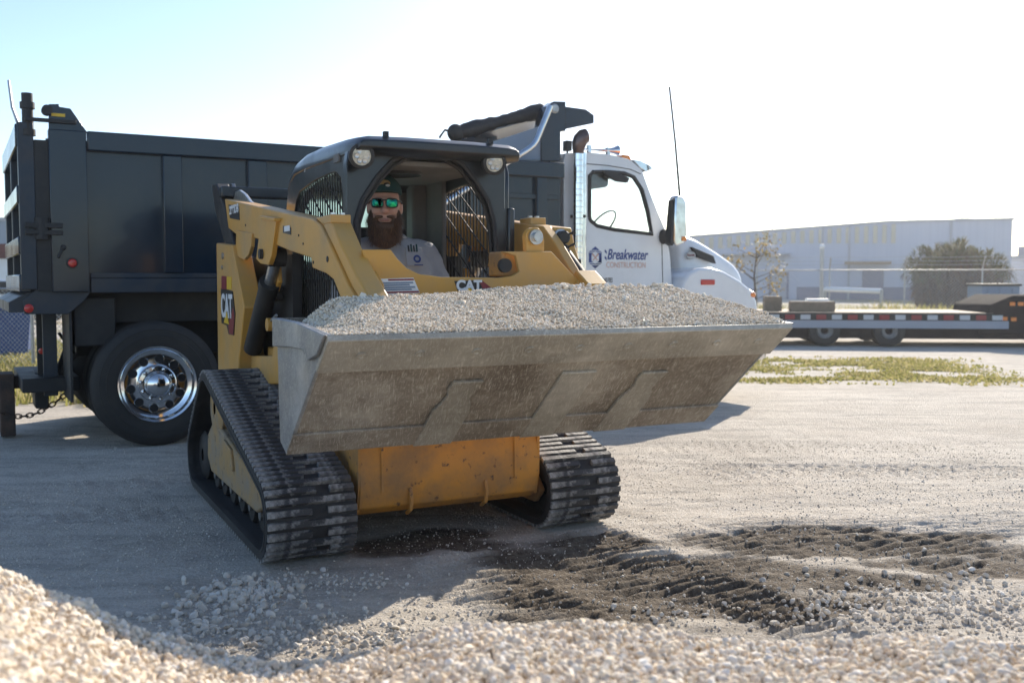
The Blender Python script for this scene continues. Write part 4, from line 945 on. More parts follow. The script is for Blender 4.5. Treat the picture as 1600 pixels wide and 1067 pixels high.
# seat and controls
MB().prism([(.70, 1.05), (1.15, 1.05), (1.22, 1.12), (1.36, 1.72), (1.27, 1.74), (1.12, 1.20), (.70, 1.17)], 'x', -.26, .26).build('seat', M['blackm'], ld, .03)
for s in (-1, 1):
    js = MB().bx((s * .26, .45, 1.02), (s * .40, .95, 1.14)).build('armrest', M['blackm'], ld, .02)
    MB().tube([(s * .31, .50, 1.12), (s * .31, .47, 1.24), (s * .31, .45, 1.30)], [.02, .02, .028], 10).build('joystick', M['blackm'], js)

# ---- bucket
BW = 1.07
lip, band, heel, back = (-1.41, 1.205), (-1.245, 1.073), (-.785, .690), (-.66, 1.24)
dv = np.array([heel[0] - lip[0], heel[1] - lip[1]]); dv /= np.linalg.norm(dv); nv = np.array([dv[1], -dv[0]])   # down-forward normal
if nv[1] > 0: nv = -nv
def off(p, d): return (p[0] + nv[0] * d, p[1] + nv[1] * d)
def along(t): return (lip[0] + dv[0] * t, lip[1] + dv[1] * t)
TOT = float(np.hypot(heel[0] - lip[0], heel[1] - lip[1]))
bk = MB().prism([along(.02), heel, off(heel, -.02), off(along(.02), -.02)], 'x', -BW + .005, BW - .005).build('bucket', M['bucket'], ld, .003)
rear = [heel] + [(-.70 + .02 * math.sin(t * 3), heel[1] + t * (back[1] - heel[1])) for t in np.linspace(.06, 1, 8)]
rear2 = [(p[0] + .02, p[1]) for p in rear]
MB().prism(rear + rear2[::-1], 'x', -BW + .005, BW - .005).build('bucket_back', M['bucket'], bk)
tb = .205
ce = MB().prism([along(0), off(along(.01), .022), off(along(tb), .024), off(along(tb), .002), along(.02)], 'x', -BW - .004, BW + .004).build('cutting_edge', M['edge'], bk, .003)
for i in range(9):
    x = -.93 + 1.86 * i / 8; c = off(along(.10), .024)
    m = MB().lathe([(.021, -.001), (.020, .004), (.012, .004), (.010, .001), (0, .001)], (x, c[0], c[1]), (0, nv[0], nv[1]), 16); m.build('edge_bolt', M['edge'], ce)
MB().prism([off(along(TOT - .15), .012), off(along(TOT), .012), along(TOT), along(TOT - .15)], 'x', -BW, BW).build('heel_plate', M['bucket'], bk, .002)
for s in (-1, 1):
    bp_ = MB().prism([back, (-1.02, 1.235), along(0), off(along(.02), .002), off(heel, .004), (-.70, .72)], 'x', s * BW, s * (BW - .016)).build('side_plate', M['bside'], bk, .003)
    st = [back, (-1.02, 1.237), along(.0), along(.12), (-1.20, 1.10), (-1.12, 1.135), (-.95, 1.135), (-.655, 1.12)]
    MB().prism(st, 'x', s * (BW + .018), s * (BW + .001)).build('side_cutter', M['bside'], bp_, .004)
# wear straps under the floor
t0, t1 = .27, TOT + .01
def strap(x0, wide):
    if wide: pr = [(x0 - .09, t1), (x0 + .09, t1), (x0 + .09, .56), (x0 + .075, .50), (x0 + .055, .46), (x0 + .058, .40), (x0 + .075, .33), (x0 - .06, .33), (x0 - .07, .38), (x0 - .055, .43), (x0 - .065, .49), (x0 - .085, .54)]
    else: pr = [(x0 - .085, t1), (x0 + .085, t1), (x0 + .085, .30), (x0 - .085, .30)]
    vs = []
    n = len(pr)
    for d in (.0005, .0145):
        for x, t in pr: c = off(along(t), d); vs.append((x, c[0], c[1]))
    MB().add(vs, [tuple(range(n)), tuple(range(n, 2 * n))[::-1]] + [(i, (i + 1) % n, n + (i + 1) % n, n + i) for i in range(n)]).build('wear_strap', M['strap'], bk, .003)
strap(-.42, True); strap(.10, False); strap(.50, True)
MB().prism([(-.66, 1.15), (-.55, 1.15), (-.45, .95), (-.45, .70), (-.60, .66), (-.68, .70)], 'x', -.5, .5).build('coupler_plate', M['yellow_worn'], ld, .01)
for s in (-1, 1):
    la = [(-.40, 1.45), (-.52, 1.38), (-.62, 1.15), (-.60, .72), (-.45, .70), (-.38, 1.0), (-.15, 1.25)]
    MB().prism(la, 'x', s * .66, s * .54).build('lower_arm', M['yellow'], ld, .008)

# ---- gravel in the bucket (its own thing, resting in the bucket)
CR = [(433, 508), (470, 506), (512, 471), (540, 463), (600, 463), (700, 457), (800, 449), (900, 447), (1000, 448), (1100, 447), (1135, 447), (1160, 455), (1190, 478), (1242, 514)]
YG = -.77
gxs = np.array([LF.at(u, v, 'y', YG)[0] for u, v in CR]); gzs = np.array([LF.at(u, v, 'y', YG)[2] for u, v in CR])
gxs = np.clip(gxs, -BW + .02, BW - .0)
for i in range(1, len(gxs)):
    if gxs[i] <= gxs[i - 1]: gxs[i] = gxs[i - 1] + .01
def load_z(X, Y):
    zc = np.interp(X, gxs, gzs); zl = 1.205
    t = np.clip((Y - (-1.40)) / (YG - (-1.40)), 0, 1)
    front = zl + (zc - zl) * (t ** .85)
    rear_ = zc - .55 * (Y - YG)
    ends = np.minimum(1.24 + (BW - np.abs(X)) * .62, 9)
    z = np.where(Y < YG, front, rear_); z = np.minimum(z, np.where(X > 0, np.maximum(ends, zl), ends) + .0)
    return z + (fbm(X * 9, Y * 9, 3, 51) - .45) * .020 * sstep(0, .1, t)
bx_ = np.arange(-1.05, 1.051, .03); by_ = np.arange(-1.39, -.66, .03); BX, BY = np.meshgrid(bx_, by_)
gl = gridmesh('gravel_load', bx_, by_, load_z(BX, BY) - .014, M['pile_base']); gl.location = ld.location; gl.rotation_euler = ld.rotation_euler
gl['kind'] = 'stuff'; gl['label'] = 'pale gravel heaped in the loader bucket'; gl['category'] = 'gravel'
g = np.random.default_rng(21)
x, y = jitter_grid(-1.052, 1.052, -1.395, -.70, .0078, g); s_ = g.uniform(.0033, .0068, len(x)); big = g.random(len(x)) < .006 * (1 + 3 * (x > .1)) * (y > -1.05); s_[big] *= g.uniform(1.8, 3.2, big.sum())
P = np.stack([x, y, load_z(x, y) + g.uniform(-.006, .003, len(x))], -1)
M['stone_b'] = pmat('bucket_gravel', (.5, .45, .4), rough=.9, island=[(.88, .73, .54), (.92, .82, .66), (.68, .54, .39), (.92, .85, .75), (.52, .42, .31), (.90, .77, .59), (.80, .66, .50)])
pebbles('pebble_layer', P, s_, 1, M['stone_b'], gl, seed=8, flat=.9, kind='stuff')
# clumped damp lumps along the right-hand crest
n = 200; x = g.uniform(.05, 1.0, n); y = YG + g.normal(0, .04, n); s_ = g.uniform(.006, .015, n)
P = np.stack([x, y, load_z(x, y) + s_ * .6], -1); pebbles('gravel_lumps', P, s_, 2, M['stone_b'], gl, seed=10, kind='stuff')

# ================================================================== DUMP TRUCK
tk = empty('dump_truck', (-2.975, 8.33, 0), R(29.2), 'dump truck with dark navy dump body and white cab parked behind the loader', 'truck')
BWD = 2.42
# ---- dump body
bd = MB().bx((-.80, .07, 1.40), (4.02, .11, 2.52)).bx((-.80, BWD - .11, 1.40), (4.02, BWD - .07, 2.52)).bx((3.98, .11, 1.40), (4.02, BWD - .11, 2.52)).bx((-.80, .08, 1.36), (4.02, BWD - .08, 1.40))
bd = bd.build('dump_body', M['navy'], tk)
for y0, y1 in ((.0, .13), (BWD - .13, BWD)):
    MB().bx((-.502, y0, 2.435), (4.03, y1, 2.592)).build('top_rail', M['navy'], bd, .012)
    MB().bx((-.50, y0 + .02, 1.292), (4.03, y1, 1.41)).build('bottom_rail', M['navy_dust'], bd, .008)
    MB().prism([(-.50, 1.412), (4.03, 1.412), (4.03, 1.455), (-.50, 1.455)], 'y', y0 + .035, y1).build('side_ledge', M['navy_dust'], bd, .006)
    s0 = y0 + .012 if y0 < 1 else BWD - .07
    for a, b in ((.08, .234), (.79, .957), (1.50, 1.66), (2.22, 2.38), (2.95, 3.11), (3.71, 3.83)):
        MB().bx((a, s0, 1.456), (b, s0 + .058, 2.434)).build('side_rib', M['navy'], bd, .008)
MB().bx((3.1, .04, 2.215), (4.0, .069, 2.265)).build('side_rail', M['navy'], bd, .004)
rp = MB().bx((-.786, .006, 1.30), (-.508, .10, 2.588)).build('rear_post', M['navy'], bd, .008)
ear = TY([(76, 163), (92, 163), (92, 167), (110, 170), (137, 208), (76, 211)], .02)
MB().prism(ear, 'y', .016, .05).build('rear_ear', M['navy'], bd, .004)
q = TF.at(91, 180, 'y', .01); MB().bx((q[0] - .05, .009, q[2] - .012), (q[0] + .05, .016, q[2] + .012)).build('ear_sticker', M['decaly'], bd)
for u, v, r_ in ((113, 411, .034),):
    q = TF.at(u, v, 'y', .0); c = MB().lathe([(0, 0), (r_ * 1.3, 0), (r_ * 1.3, .02), (r_, .022)], (q[0], .006, q[2]), (0, -1, 0), 20).build('lamp_ring', M['blackm'], bd)
    MB().lathe([(r_, .02), (r_ * .7, .032), (0, .036)], (q[0], .006, q[2]), (0, -1, 0), 20).build('side_lamp', M['red'], c)
q = TF.at(97, 393, 'y', 0); MB().tube([(q[0] + .01, -.004, q[2] + .03), (q[0] - .03, -.012, q[2] - .05)], .012, 8).ball((q[0] + .01, -.004, q[2] + .03), .022).build('latch_handle', M['blackm'], bd)
MB().bx((-.888, .03, 1.31), (-.787, .09, 2.50)).build('hinge_plate', M['blackm'], bd)
# tailgate with horizontal bars
tg = MB().bx((-.93, .10, 1.36), (-.90, BWD - .10, 2.60)).build('tailgate', M['navy'], tk)
for z0, z1 in ((2.44, 2.62), (2.00, 2.14), (1.60, 1.74), (1.30, 1.44)): MB().bx((-1.02, .06, z0), (-.93, BWD - .06, z1)).build('tailgate_rib', M['navy'], tg, .01)
for y0 in (.02, 1.15, BWD - .12): MB().bx((-1.005, y0, 1.32), (-.89, y0 + .10, 2.63)).build('tailgate_post', M['navy_dust'], tg, .008)
hp = MB().cyl((-.925, .06, 2.55), (-.925, .06, 2.86), .042, 16).build('hinge_pipe', M['blackm'], tg)
for z in (2.74, 2.53): MB().cyl((-.925, .06, z), (-.925, .06, z + .05), .055, 16).build('hinge_collar', M['blackm'], hp)
z = float(TF.at(80, 186, 'y', 0)[2]); MB().bx((-.95, -.015, z - .03), (-.58, .012, z)).build('hinge_arm', M['blackm'], tg, .004)
MB().cyl((-.79, -.03, z + .065), (-.79, .05, z + .065), .04, 14).build('hinge_pin', M['blackm'], tg)
z = float(TF.at(62, 352, 'y', 0)[2]); MB().bx((-.97, -.02, z - .02), (-.70, .014, z + .02)).bx((-.97, -.02, z - .075), (-.70, .014, z - .04)).build('latch_bar', M['blackm'], tg, .004)
MB().cyl((-.85, .03, z - .11), (-.85, .03, z + .06), .055, 14).build('latch_barrel', M['blackm'], tg)
fl = MB().tube([(-.90, 1.0, 2.62), (-.98, 1.1, 2.90), (-1.0, 1.15, 3.14)], [.02, .014, .012], 6).build('chain_hook', M['steel'], tg)
# rear apron
ap = TY([(36, 470), (60, 448), (150, 446), (132, 470), (107, 491), (38, 491)], .05)
for y0 in (.05, BWD - .1): MB().prism(ap, 'y', y0, y0 + .04).build('apron_side', M['navy_dust'], tk, .006)
MB().prism([(ap[0][0] - .10, 1.14), (ap[0][0] - .10, 1.22), (-.86, 1.355), (-.50, 1.355), (-.50, 1.30), (-.83, 1.29), (ap[0][0], 1.14)], 'y', .092, BWD - .11).build('apron_chute', M['navy_dust'], tk)
q = TF.at(45, 482, 'y', .04); MB().lathe([(.036, 0), (.034, .015), (.02, .024), (0, .026)], (q[0], .05, q[2]), (0, -1, 0), 20).build('marker_lamp', M['red'], tk)
# ---- chassis
for y0 in (.78, 1.56): MB().bx((-.55, y0, .72), (6.5, y0 + .09, 1.02)).build('frame_rail', M['blackm'], tk, .01)
MB().bx((-.5, .35, 1.03), (3.9, 2.05, 1.30)).build('body_subframe', M['blackm'], tk, .01)
MB().bx((2.4, .10, .55), (3.7, .62, 1.05)).build('fuel_tank', M['chrome'], tk, .12)
for y0 in (.08, 1.72): MB().bx((-.665, y0, .40), (-.645, y0 + .62, 1.16)).build('mud_flap', M['blackm'], tk)
MB().bx((-.62, .16, .85), (-.30, .60, 1.25)).build('battery_box', M['blackm'], tk, .01)
# ---- wheels
def tyre_prof(R_, wd): h = wd / 2; return [(.30, -h * .86), (.36, -h), (.44, -h * 1.0), (.49, -h * .94), (R_ - .012, -h * .82), (R_, -h * .70), (R_, h * .70), (R_ - .012, h * .82), (.49, h * .94), (.44, h), (.36, h), (.30, h * .86)]
def make_wheel(x, y, out, outer=True, steer=False):
    wd = .28; cz = .525
    wz = MB().lathe(tyre_prof(.525, wd), (x, y, cz), (0, 1, 0), 64).build('wheel', M['tyre'], tk, smooth=30)
    for t_ in (-.06, 0, .06): MB().lathe([(.527, t_ - .006), (.519, t_ - .005), (.519, t_ + .005), (.527, t_ + .006)], (x, y, cz), (0, 1, 0), 64).build('tread_groove', M['rubber'], wz)
    for rr in (.455, .40): MB().lathe([(rr, -wd / 2 * 1.0), (rr + .004, -wd / 2 * 1.012 - .002), (rr + .010, -wd / 2 * 1.0)], (x, y, cz), (0, out * -1, 0), 64).build('sidewall_ring', M['tyre'], wz)
    if not outer: return wz
    s = out; e = y + s * wd / 2
    pr = [(.318, .006), (.318, -.012), (.300, -.020), (.288, -.05), (.262, -.062), (.250, -.066), (.165, -.066), (.155, -.060), (.148, -.030), (.118, -.026)]
    if steer: pr = [(.318, .006), (.318, -.012), (.300, -.02), (.285, -.02), (.27, -.01), (.16, .02), (.12, .02)]
    rim = MB().lathe(pr, (x, e, cz), (0, s, 0), 64).build('rim', M['chrome'], wz, smooth=40)
    t0 = -.066 if not steer else .0
    for k in range(10):
        a = 2 * math.pi * (k + .3) / 10; c = (x + .210 * math.cos(a), e + s * (t0 + .001 + (.012 if steer else 0)), cz + .210 * math.sin(a))
        MB().lathe([(.040, -.0), (.038, .003), (.034, .003), (.033, .0)], c, (0, s, 0), 16).build('hole_rim', M['chrome'], rim)
        MB().lathe([(.034, .0028), (.03, .0024), (.0, .0022)], c, (0, s, 0), 16).build('hand_hole', M['decalk'], rim)
        a += .31; c = (x + .134 * math.cos(a), e + s * -.028, cz + .134 * math.sin(a))
        MB().lathe([(.017, 0), (.017, .016), (.012, .03), (0, .034)], c, (0, s, 0), 6 if False else 10).build('lug_nut', M['chrome'], rim)
    MB().lathe([(.112, -.030), (.112, .005), (.104, .014)] + [(.102 * math.cos(R(a)), .016 + .062 * math.sin(R(a))) for a in range(0, 91, 9)], (x, e, cz), (0, s, 0), 40).build('hub_cap', M['chrome'], rim, smooth=50)
    return wz
for x in (0.0, 1.36):
    make_wheel(x, .14, -1); make_wheel(x, .475, -1, False); make_wheel(x, BWD - .14, 1); make_wheel(x, BWD - .475, 1, False)
    MB().cyl((x, .4, .525), (x, 2.0, .525), .10, 14).build('axle', M['blackm'], tk)
make_wheel(5.93, .17, -1, True, True); make_wheel(5.93, BWD - .17, 1, True, True)
# ---- rear hitch frame
for u0, u1, v1, yy, wd in ((62, 66, 600, .95, .035), (83, 80, 618, .70, .055)):
    a = TF.at(u0, 480, 'y', yy); b = TF.at(u1, v1, 'y', yy); MB().bx((b[0] - wd, yy - .03, b[2]), (b[0] + wd, yy + .03, a[2])).build('hitch_post', M['blackm'] if wd < .04 else M['navy_dust'], tk, .004)
q = TF.at(90, 595, 'y', .9); MB().bx((q[0] - .30, .55, q[2] - .06), (q[0] + .15, 1.9, q[2] + .06)).build('hitch_beam', M['blackm'], tk, .008)
q = TF.at(65, 605, 'y', 1.1); MB().bx((q[0] - .06, 1.0, q[2] - .18), (q[0] + .05, 1.4, q[2] + .14)).build('hitch_plate', M['blackm'], tk, .01)
for u, v, yy in ((65, 548, .9), (104, 521, .6)):
    q = TF.at(u, v, 'y', yy); MB().lathe([(.028, 0), (.026, .012), (0, .016)], (q[0], yy - .03, q[2]), (0, -1, 0), 14).build('air_fitting', M['red'], tk)
for k in range(4):
    a = TF.at(92 + k * 5, 520 + k * 6, 'y', .75); b = TF.at(96 + k * 4, 590, 'y', .8)
    MB().tube([tuple(a), (a[0] + .06, a[1] + .02, a[2] - .10), (b[0] - .03, b[1], b[2] + .08), tuple(b)], .014, 6).build('air_hose', M['blackm'], tk)
# ---- cab
YC_ = .22; FARY = 2.20
prof = TY([(881, 470), (881, 300), (881, 240), (916, 238), (955, 242), (985, 250), (1003, 266), (1029, 335), (1041, 362), (1047, 400), (1052, 470)], YC_)
wino = TY([(921, 340), (921, 300), (921, 275), (926, 269), (950, 269), (975, 271), (990, 277), (1003, 297), (1012, 330), (1019, 366), (960, 359), (933, 353), (923, 345), (921, 340)], YC_)
outl = TY([(881, 360), (881, 300), (881, 240), (916, 238), (955, 242), (985, 250), (1003, 266), (1014, 297), (1029, 335), (1041, 362), (1030, 372), (930, 372), (890, 372), (881, 360)], YC_)
xb = prof[0][0]
for y0, y1 in ((YC_, YC_ + .05), (FARY - .05, FARY)):
    cs = framed(outl, wino, 'cab_side', M['white'], tk, 'y', y0, y1, .006)
    lw = TY([(881, 364), (890, 370.5), (930, 370.5), (1030, 370.5), (1041, 363), (1047, 400), (1054, 500), (881, 500)], YC_)
    dr = MB().prism(lw, 'y', y0, y1).build('door_panel', M['white'], cs, .004)
    gl_ = MB().prism(wino[:-1], 'y', y0 + .022, y0 + .026).build('window', M['glass'], cs)
    MB().tube([(p[0], y0 + (.0 if y0 < 1 else .05), p[1]) for p in wino], .022, 8).build('window_seal', M['rubber'], gl_)
    if y0 < 1:
        for pts in ([(913, 256), (913, 470)], [(1034, 375), (1036, 470)], [(913, 256), (950, 259), (985, 265), (1001, 272)]):
            MB().tube([(p[0], y0 - .0005, p[1]) for p in TY(pts, y0)], .005, 6).build('door_seam', M['blackm'], dr)
        q = TF.at(936, 395, 'y', y0)
        vz = TY([(941, 266), (958, 267), (982, 279), (979, 286), (962, 284), (945, 275)], y0 - .03); MB().prism(vz, 'y', y0 - .06, y0 - .01).build('peep_mirror', M['blackm'], cs, .01)
        # lettering
        hx = TF.at(930, 402.5, 'y', y0)
        hexo = [(hx[0] + .118 * math.sin(R(a)) * .80, hx[2] + .118 * math.cos(R(a))) for a in range(0, 360, 60)]; hexi = [(hx[0] + .070 * math.sin(R(a)) * .80, hx[2] + .070 * math.cos(R(a))) for a in range(0, 360, 60)]
        em = MB()
        for k in range(6):
            a, b, c, d = hexo[k], hexo[(k + 1) % 6], hexi[(k + 1) % 6], hexi[k]
            em.prism([a, b, c, d], 'y', y0 - .003, y0)
        em = em.build('door_emblem', M['decalb'], dr)
        for zz in (.055, .075, -.058, -.078): MB().bx((hx[0] - .09, y0 - .0042, hx[2] + zz - .004), (hx[0] + .09 - abs(zz) * .3, y0 - .0032, hx[2] + zz + .004)).build('emblem_stripe', M['decalw'], em)
        for sgn in (-1, 1):
            m3 = Matrix.Rotation(sgn * R(45), 3, 'Y'); MB().box((hx[0], y0 - .003, hx[2]), (.010, .003, .085), m3).box((hx[0] + sgn * -.026, y0 - .003, hx[2] + .026), (.038, .0034, .016), m3).build('emblem_hammer', M['decalo'], em)
        a = TF.at(945, 405, 'y', y0); b = TF.at(1009, 405, 'y', y0)
        tp = text_part('company_name', 'Breakwater', M['decalb'], dr, .158, (a[0] + .02, y0 - .002, a[2] + .0), (1, 0, 0), (0, 0, 1), .28, .003, 1.0, .001)
        wtx = max(v.co.x for v in tp.data.vertices) - min(v.co.x for v in tp.data.vertices); f_ = (b[0] - a[0]) / wtx
        for v in tp.data.vertices: v.co.x = a[0] + .012 + (v.co.x - a[0]) * f_
        for zz in (.105, .035): MB().prism([(a[0] + .0, a[2] + zz), (a[0] + .022, a[2] + zz - .02), (a[0] + .024, a[2] + zz - .05), (a[0] - .004, a[2] + zz - .025)], 'y', y0 - .003, y0).build('name_mark', M['decalb'], dr)
        a = TF.at(947, 416.5, 'y', y0); b = TF.at(1008, 416, 'y', y0)
        tp = text_part('company_line', 'CONSTRUCTION', M['decalo'], dr, .090, (a[0], y0 - .002, a[2] - .012), (1, 0, 0), (0, 0, 1), 0, 0, 1.0, .001)
        wtx = max(v.co.x for v in tp.data.vertices) - min(v.co.x for v in tp.data.vertices); f_ = (b[0] - a[0]) / wtx
        for v in tp.data.vertices: v.co.x = a[0] + (v.co.x - a[0]) * f_
        a = TF.at(924, 440, 'y', y0); text_part('dot_number', 'DOT 3340783', M['blackm'], dr, .075, (a[0], y0 - .002, a[2] - .01), (1, 0, 0), (0, 0, 1), 0, 0, .62, .001)
# cab shell between the sides
top = TY([(881, 240), (916, 238), (955, 242), (985, 250), (1003, 266)], YC_); topi = [(p[0], p[1] - .05) for p in top]
MB().prism(top + topi[::-1], 'y', YC_ + .052, FARY - .052).build('cab_roof', M['white'], tk, .01)
MB().bx((xb, YC_ + .052, .75), (xb + .05, FARY - .052, top[0][1] - .055)).build('cab_back', M['white'], tk)
ws = TY([(1004, 268), (1029, 335), (1041, 362)], YC_)
MB().prism([(ws[0][0] + .0, ws[0][1]), (ws[2][0], ws[2][1]), (ws[2][0] - .02, ws[2][1]), (ws[0][0] - .02, ws[0][1])], 'y', YC_ + .06, FARY - .06).build('windshield', M['glass'], tk)
MB().prism([(xb + .75, 1.90), (ws[2][0] + .1, 1.93), (ws[2][0] + .1, .8), (xb + .9, .8)], 'y', YC_ + .052, FARY - .052).build('dashboard', M['blackm'], tk, .02)
MB().lathe([(.205, -.012), (.215, 0), (.205, .012), (.195, 0), (.205, -.012)], (xb + .82, .72, 2.02), (-.8, 0, .6), 30).build('steering_wheel', M['blackm'], tk)
MB().prism([(xb + .12, 1.3), (xb + .55, 1.3), (xb + .55, 1.42), (xb + .27, 1.44), (xb + .18, 2.02), (xb + .08, 2.02)], 'y', .5, 1.0).build('driver_seat', M['blackm'], tk, .03)
MB().bx((xb + .02, YC_ + .06, top[0][1] - .32), (xb + .62, FARY - .06, top[0][1] - .08)).build('headliner', M['gray'], tk, .04)
# visor, roof lamps, horn
v_ = TY([(987, 250), (1000, 252), (1014, 259), (1019, 264), (1008, 269), (998, 262)], .3); MB().prism(v_, 'y', .28, FARY - .1).build('sun_visor', M['chrome'], tk, .006)
q = TF.at(975, 243, 'y', .5)
for k in range(5): MB().prism([(q[0] - .07, q[2] - .04), (q[0] + .07, q[2] - .06), (q[0] + .04, q[2] - .005), (q[0] - .05, q[2] + .0)], 'y', .45 + k * .36, .57 + k * .36).build('roof_lamp', M['orange'], tk, .006)
q = TF.at(950, 238, 'y', .75); hn = MB().lathe([(.010, -.45), (.012, -.15), (.022, 0), (.04, .08), (.062, .13), (.058, .134), (.0, .05)], (q[0] - .0, .75, q[2] + .02), (1, 0, .03), 20).build('air_horn', M['chrome'], tk)
MB().bx((q[0] - .28, .73, q[2] - .02), (q[0] - .24, .77, q[2] + .06)).bx((q[0] - .02, .73, q[2] - .03), (q[0] + .02, .77, q[2] + .05)).build('horn_bracket', M['chrome'], hn)
q = TF.at(886.5, 228.5, 'y', .5); wb = MB().bx((q[0] - .035, .46, q[2] - .055), (q[0] + .035, .54, q[2] + .055)).build('roof_camera', M['blackm'], tk, .005)
MB().cyl((q[0], .5, q[2] - .14), (q[0], .5, q[2] - .05), .012, 8).build('camera_stem', M['blackm'], wb)
# ---- exhaust stack
YE = .10
a = TF.at(902, 470, 'y', YE); b = TF.at(903.5, 240, 'y', YE)
ex = MB().cyl((b[0], YE, 1.05), (b[0], YE, b[2]), .052, 28).build('exhaust_stack', M['chrome'], tk)
MB().cyl((b[0] + .09, YE + .06, 1.05), (b[0] + .09, YE + .06, b[2] + .02), .045, 24).build('stack_guard', M['chrome'], ex)
pth = TY([(903.5, 240), (903.5, 232), (904, 225), (906, 219), (910, 214), (914, 213)], YE)
MB().tube([(p[0], YE + i * -.004, p[1]) for i, p in enumerate(pth)], [.055, .066, .076, .080, .080, .076], 24).build('stack_elbow', pmat('heat_blued_pipe', (.12, .09, .09), (.20, .15, .13), 8, .4, .7, .32, metal=.9), ex)
for z in np.arange(1.5, b[2] - .05, .06): MB().lathe([(.0535, -.006), (.0545, 0), (.0535, .006)], (b[0], YE, z), (0, 0, 1), 28).build('guard_ring', M['chrome'], ex)
MB().bx((b[0] - .02, YE, 2.05), (b[0] + .10, YE + .25, 2.08)).build('stack_clamp', M['blackm'], ex)
q = TF.at(891, 300, 'y', .3); MB().bx((q[0] - .06, .25, 1.0), (q[0] + .06, .40, TF.at(891, 245, 'y', .3)[2])).build('cab_gap_shade', M['blackm'], tk, .02)  # black box set in for the shade of the gap behind the cab
# ---- hood, fenders, front
ht = TY([(1041, 362), (1074, 368), (1096, 378), (1113, 388), (1141, 405), (1155, 417), (1160, 430)], .55)
secs = []
for i, (x, z) in enumerate(ht): secs.append((x, z, .42 + .02 * i))
secs.append((secs[-1][0] + .03, secs[-1][1] - .18, .60)); vs = []; fs = []; npr = 12
for x, z, y0 in secs:
    y1 = BWD - y0; r = .12
    ring = [(y0 - .03, .85), (y0 - .02, z - .28), (y0, z - .13), (y0 + .03, z - .05), (y0 + .10, z - .005), (y0 + .3, z + .035), (y1 - .3, z + .035), (y1 - .10, z - .005), (y1 - .03, z - .05), (y1, z - .13), (y1 + .02, z - .28), (y1 + .03, .85)]
    vs += [(x, y, zz) for y, zz in ring]
for i in range(len(secs) - 1):
    for j in range(npr): a, b = i * npr, (i + 1) * npr; fs.append((a + j, a + (j + 1) % npr, b + (j + 1) % npr, b + j))
fs += [tuple(range(npr)), tuple(range((len(secs) - 1) * npr, len(secs) * npr))[::-1]]
hd = MB().add(vs, fs).build('hood', M['white'], tk, smooth=60); sb = hd.modifiers.new('sub', 'SUBSURF'); sb.levels = 2; sb.render_levels = 2
q = TF.at(1078, 399, 'y', .40); bdg = MB().lathe([(.0, .006), (.9, .006), (1.0, 0)], (0, 0, 0), (0, -1, 0), 32)
bdg.v = [(q[0] + p[0] * .075, .385 + p[1], q[2] + p[2] * .046) for p in bdg.v]; bdg = bdg.build('hood_badge', M['galv'], hd)
text_part('badge_text', 'Peterbilt', M['decalr'], bdg, .038, (q[0] - .062, .376, q[2] - .010), (1, 0, 0), (0, 0, 1), .2, 0, .85, .001)
vt = TY([(1079, 386), (1113, 400), (1117, 412), (1090, 402)], .40); MB().prism(vt, 'y', .375, .43).build('hood_vent', M['blackm'], hd, .006)
fo = TY([(1062, 470), (1066, 440), (1076, 426), (1091, 419), (1110, 418), (1130, 424), (1155, 438), (1172, 452), (1182, 470), (1186, 520)], .06)
wc = (5.93, .525)
arch = [(wc[0] + .62 * math.cos(R(a)), wc[1] + .62 * math.sin(R(a))) for a in range(8, 141, 12)]
for y0, y1 in ((.045, .60), (BWD - .60, BWD - .045)):
    fd = MB().prism(fo + [(fo[-1][0] + .02, .60)] + arch + [(wc[0] - .50, 1.0)], 'y', y0, y1).build('fender', M['white'], tk, .07)
    for mm in fd.modifiers: mm.segments = 4
q = TF.at(1106, 441, 'y', .04); MB().bx((q[0] - .10, .03, q[2] - .03), (q[0] + .10, .06, q[2] + .03)).build('fender_lamp', M['red'], tk, .008)
q = TF.at(1170, 460, 'y', .12); hl = MB().ball((q[0] - .02, .20, q[2]), (.10, .16, .075)).build('headlight', M['decalw'], tk)
MB().ball((q[0] + .0, .10, q[2] - .005), (.07, .07, .045)).build('turn_signal', M['orange'], hl)
MB().bx((fo[-1][0] - .05, .10, .45), (fo[-1][0] + .18, BWD - .10, .85)).build('bumper', M['chrome'], tk, .05)
MB().bx((secs[-1][0] - .02, .75, .9), (secs[-1][0] + .05, BWD - .75, 1.45)).build('grille', M['blackm'], tk, .02)
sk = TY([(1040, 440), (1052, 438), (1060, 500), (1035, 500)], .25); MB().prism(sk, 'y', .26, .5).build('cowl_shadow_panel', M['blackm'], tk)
# ---- mirror and antenna
YM = -.08
mm = TY([(1056, 308), (1059, 305), (1069, 309), (1073, 318), (1074, 372), (1070, 380), (1056, 385), (1053, 376)], YM)
mr_ = MB().prism(mm, 'y', YM, YM + .12).build('side_mirror', M['chrome'], tk, .025)
gm = TY([(1048, 380), (1054, 312), (1056, 312), (1053, 384)], YM); MB().prism(gm, 'y', YM + .01, YM + .11).build('mirror_back', M['blackm'], mr_, .006)
q1 = TF.at(1037, 370, 'y', .20); q2 = TF.at(1054, 372, 'y', YM + .1)
MB().tube([tuple(q1), tuple(q2)], .035, 10).ball(tuple(q1), (.055, .06, .085)).build('mirror_bracket', M['blackm'], mr_)
q = TF.at(1072, 374, 'y', YM); MB().bx((q[0] - .06, YM - .012, q[2] - .02), (q[0] + .0, YM + .0, q[2] + .03)).build('mirror_lamp', M['orange'], mr_, .004)
a = TF.at(1062, 306, 'y', YM + .1); b = TF.at(1046, 136, 'y', YM + .1)
MB().tube([tuple(a), tuple((a + b) / 2 + np.array([.008, 0, 0])), tuple(b)], [.014, .012, .011], 6).build('antenna', M['blackm'], mr_)
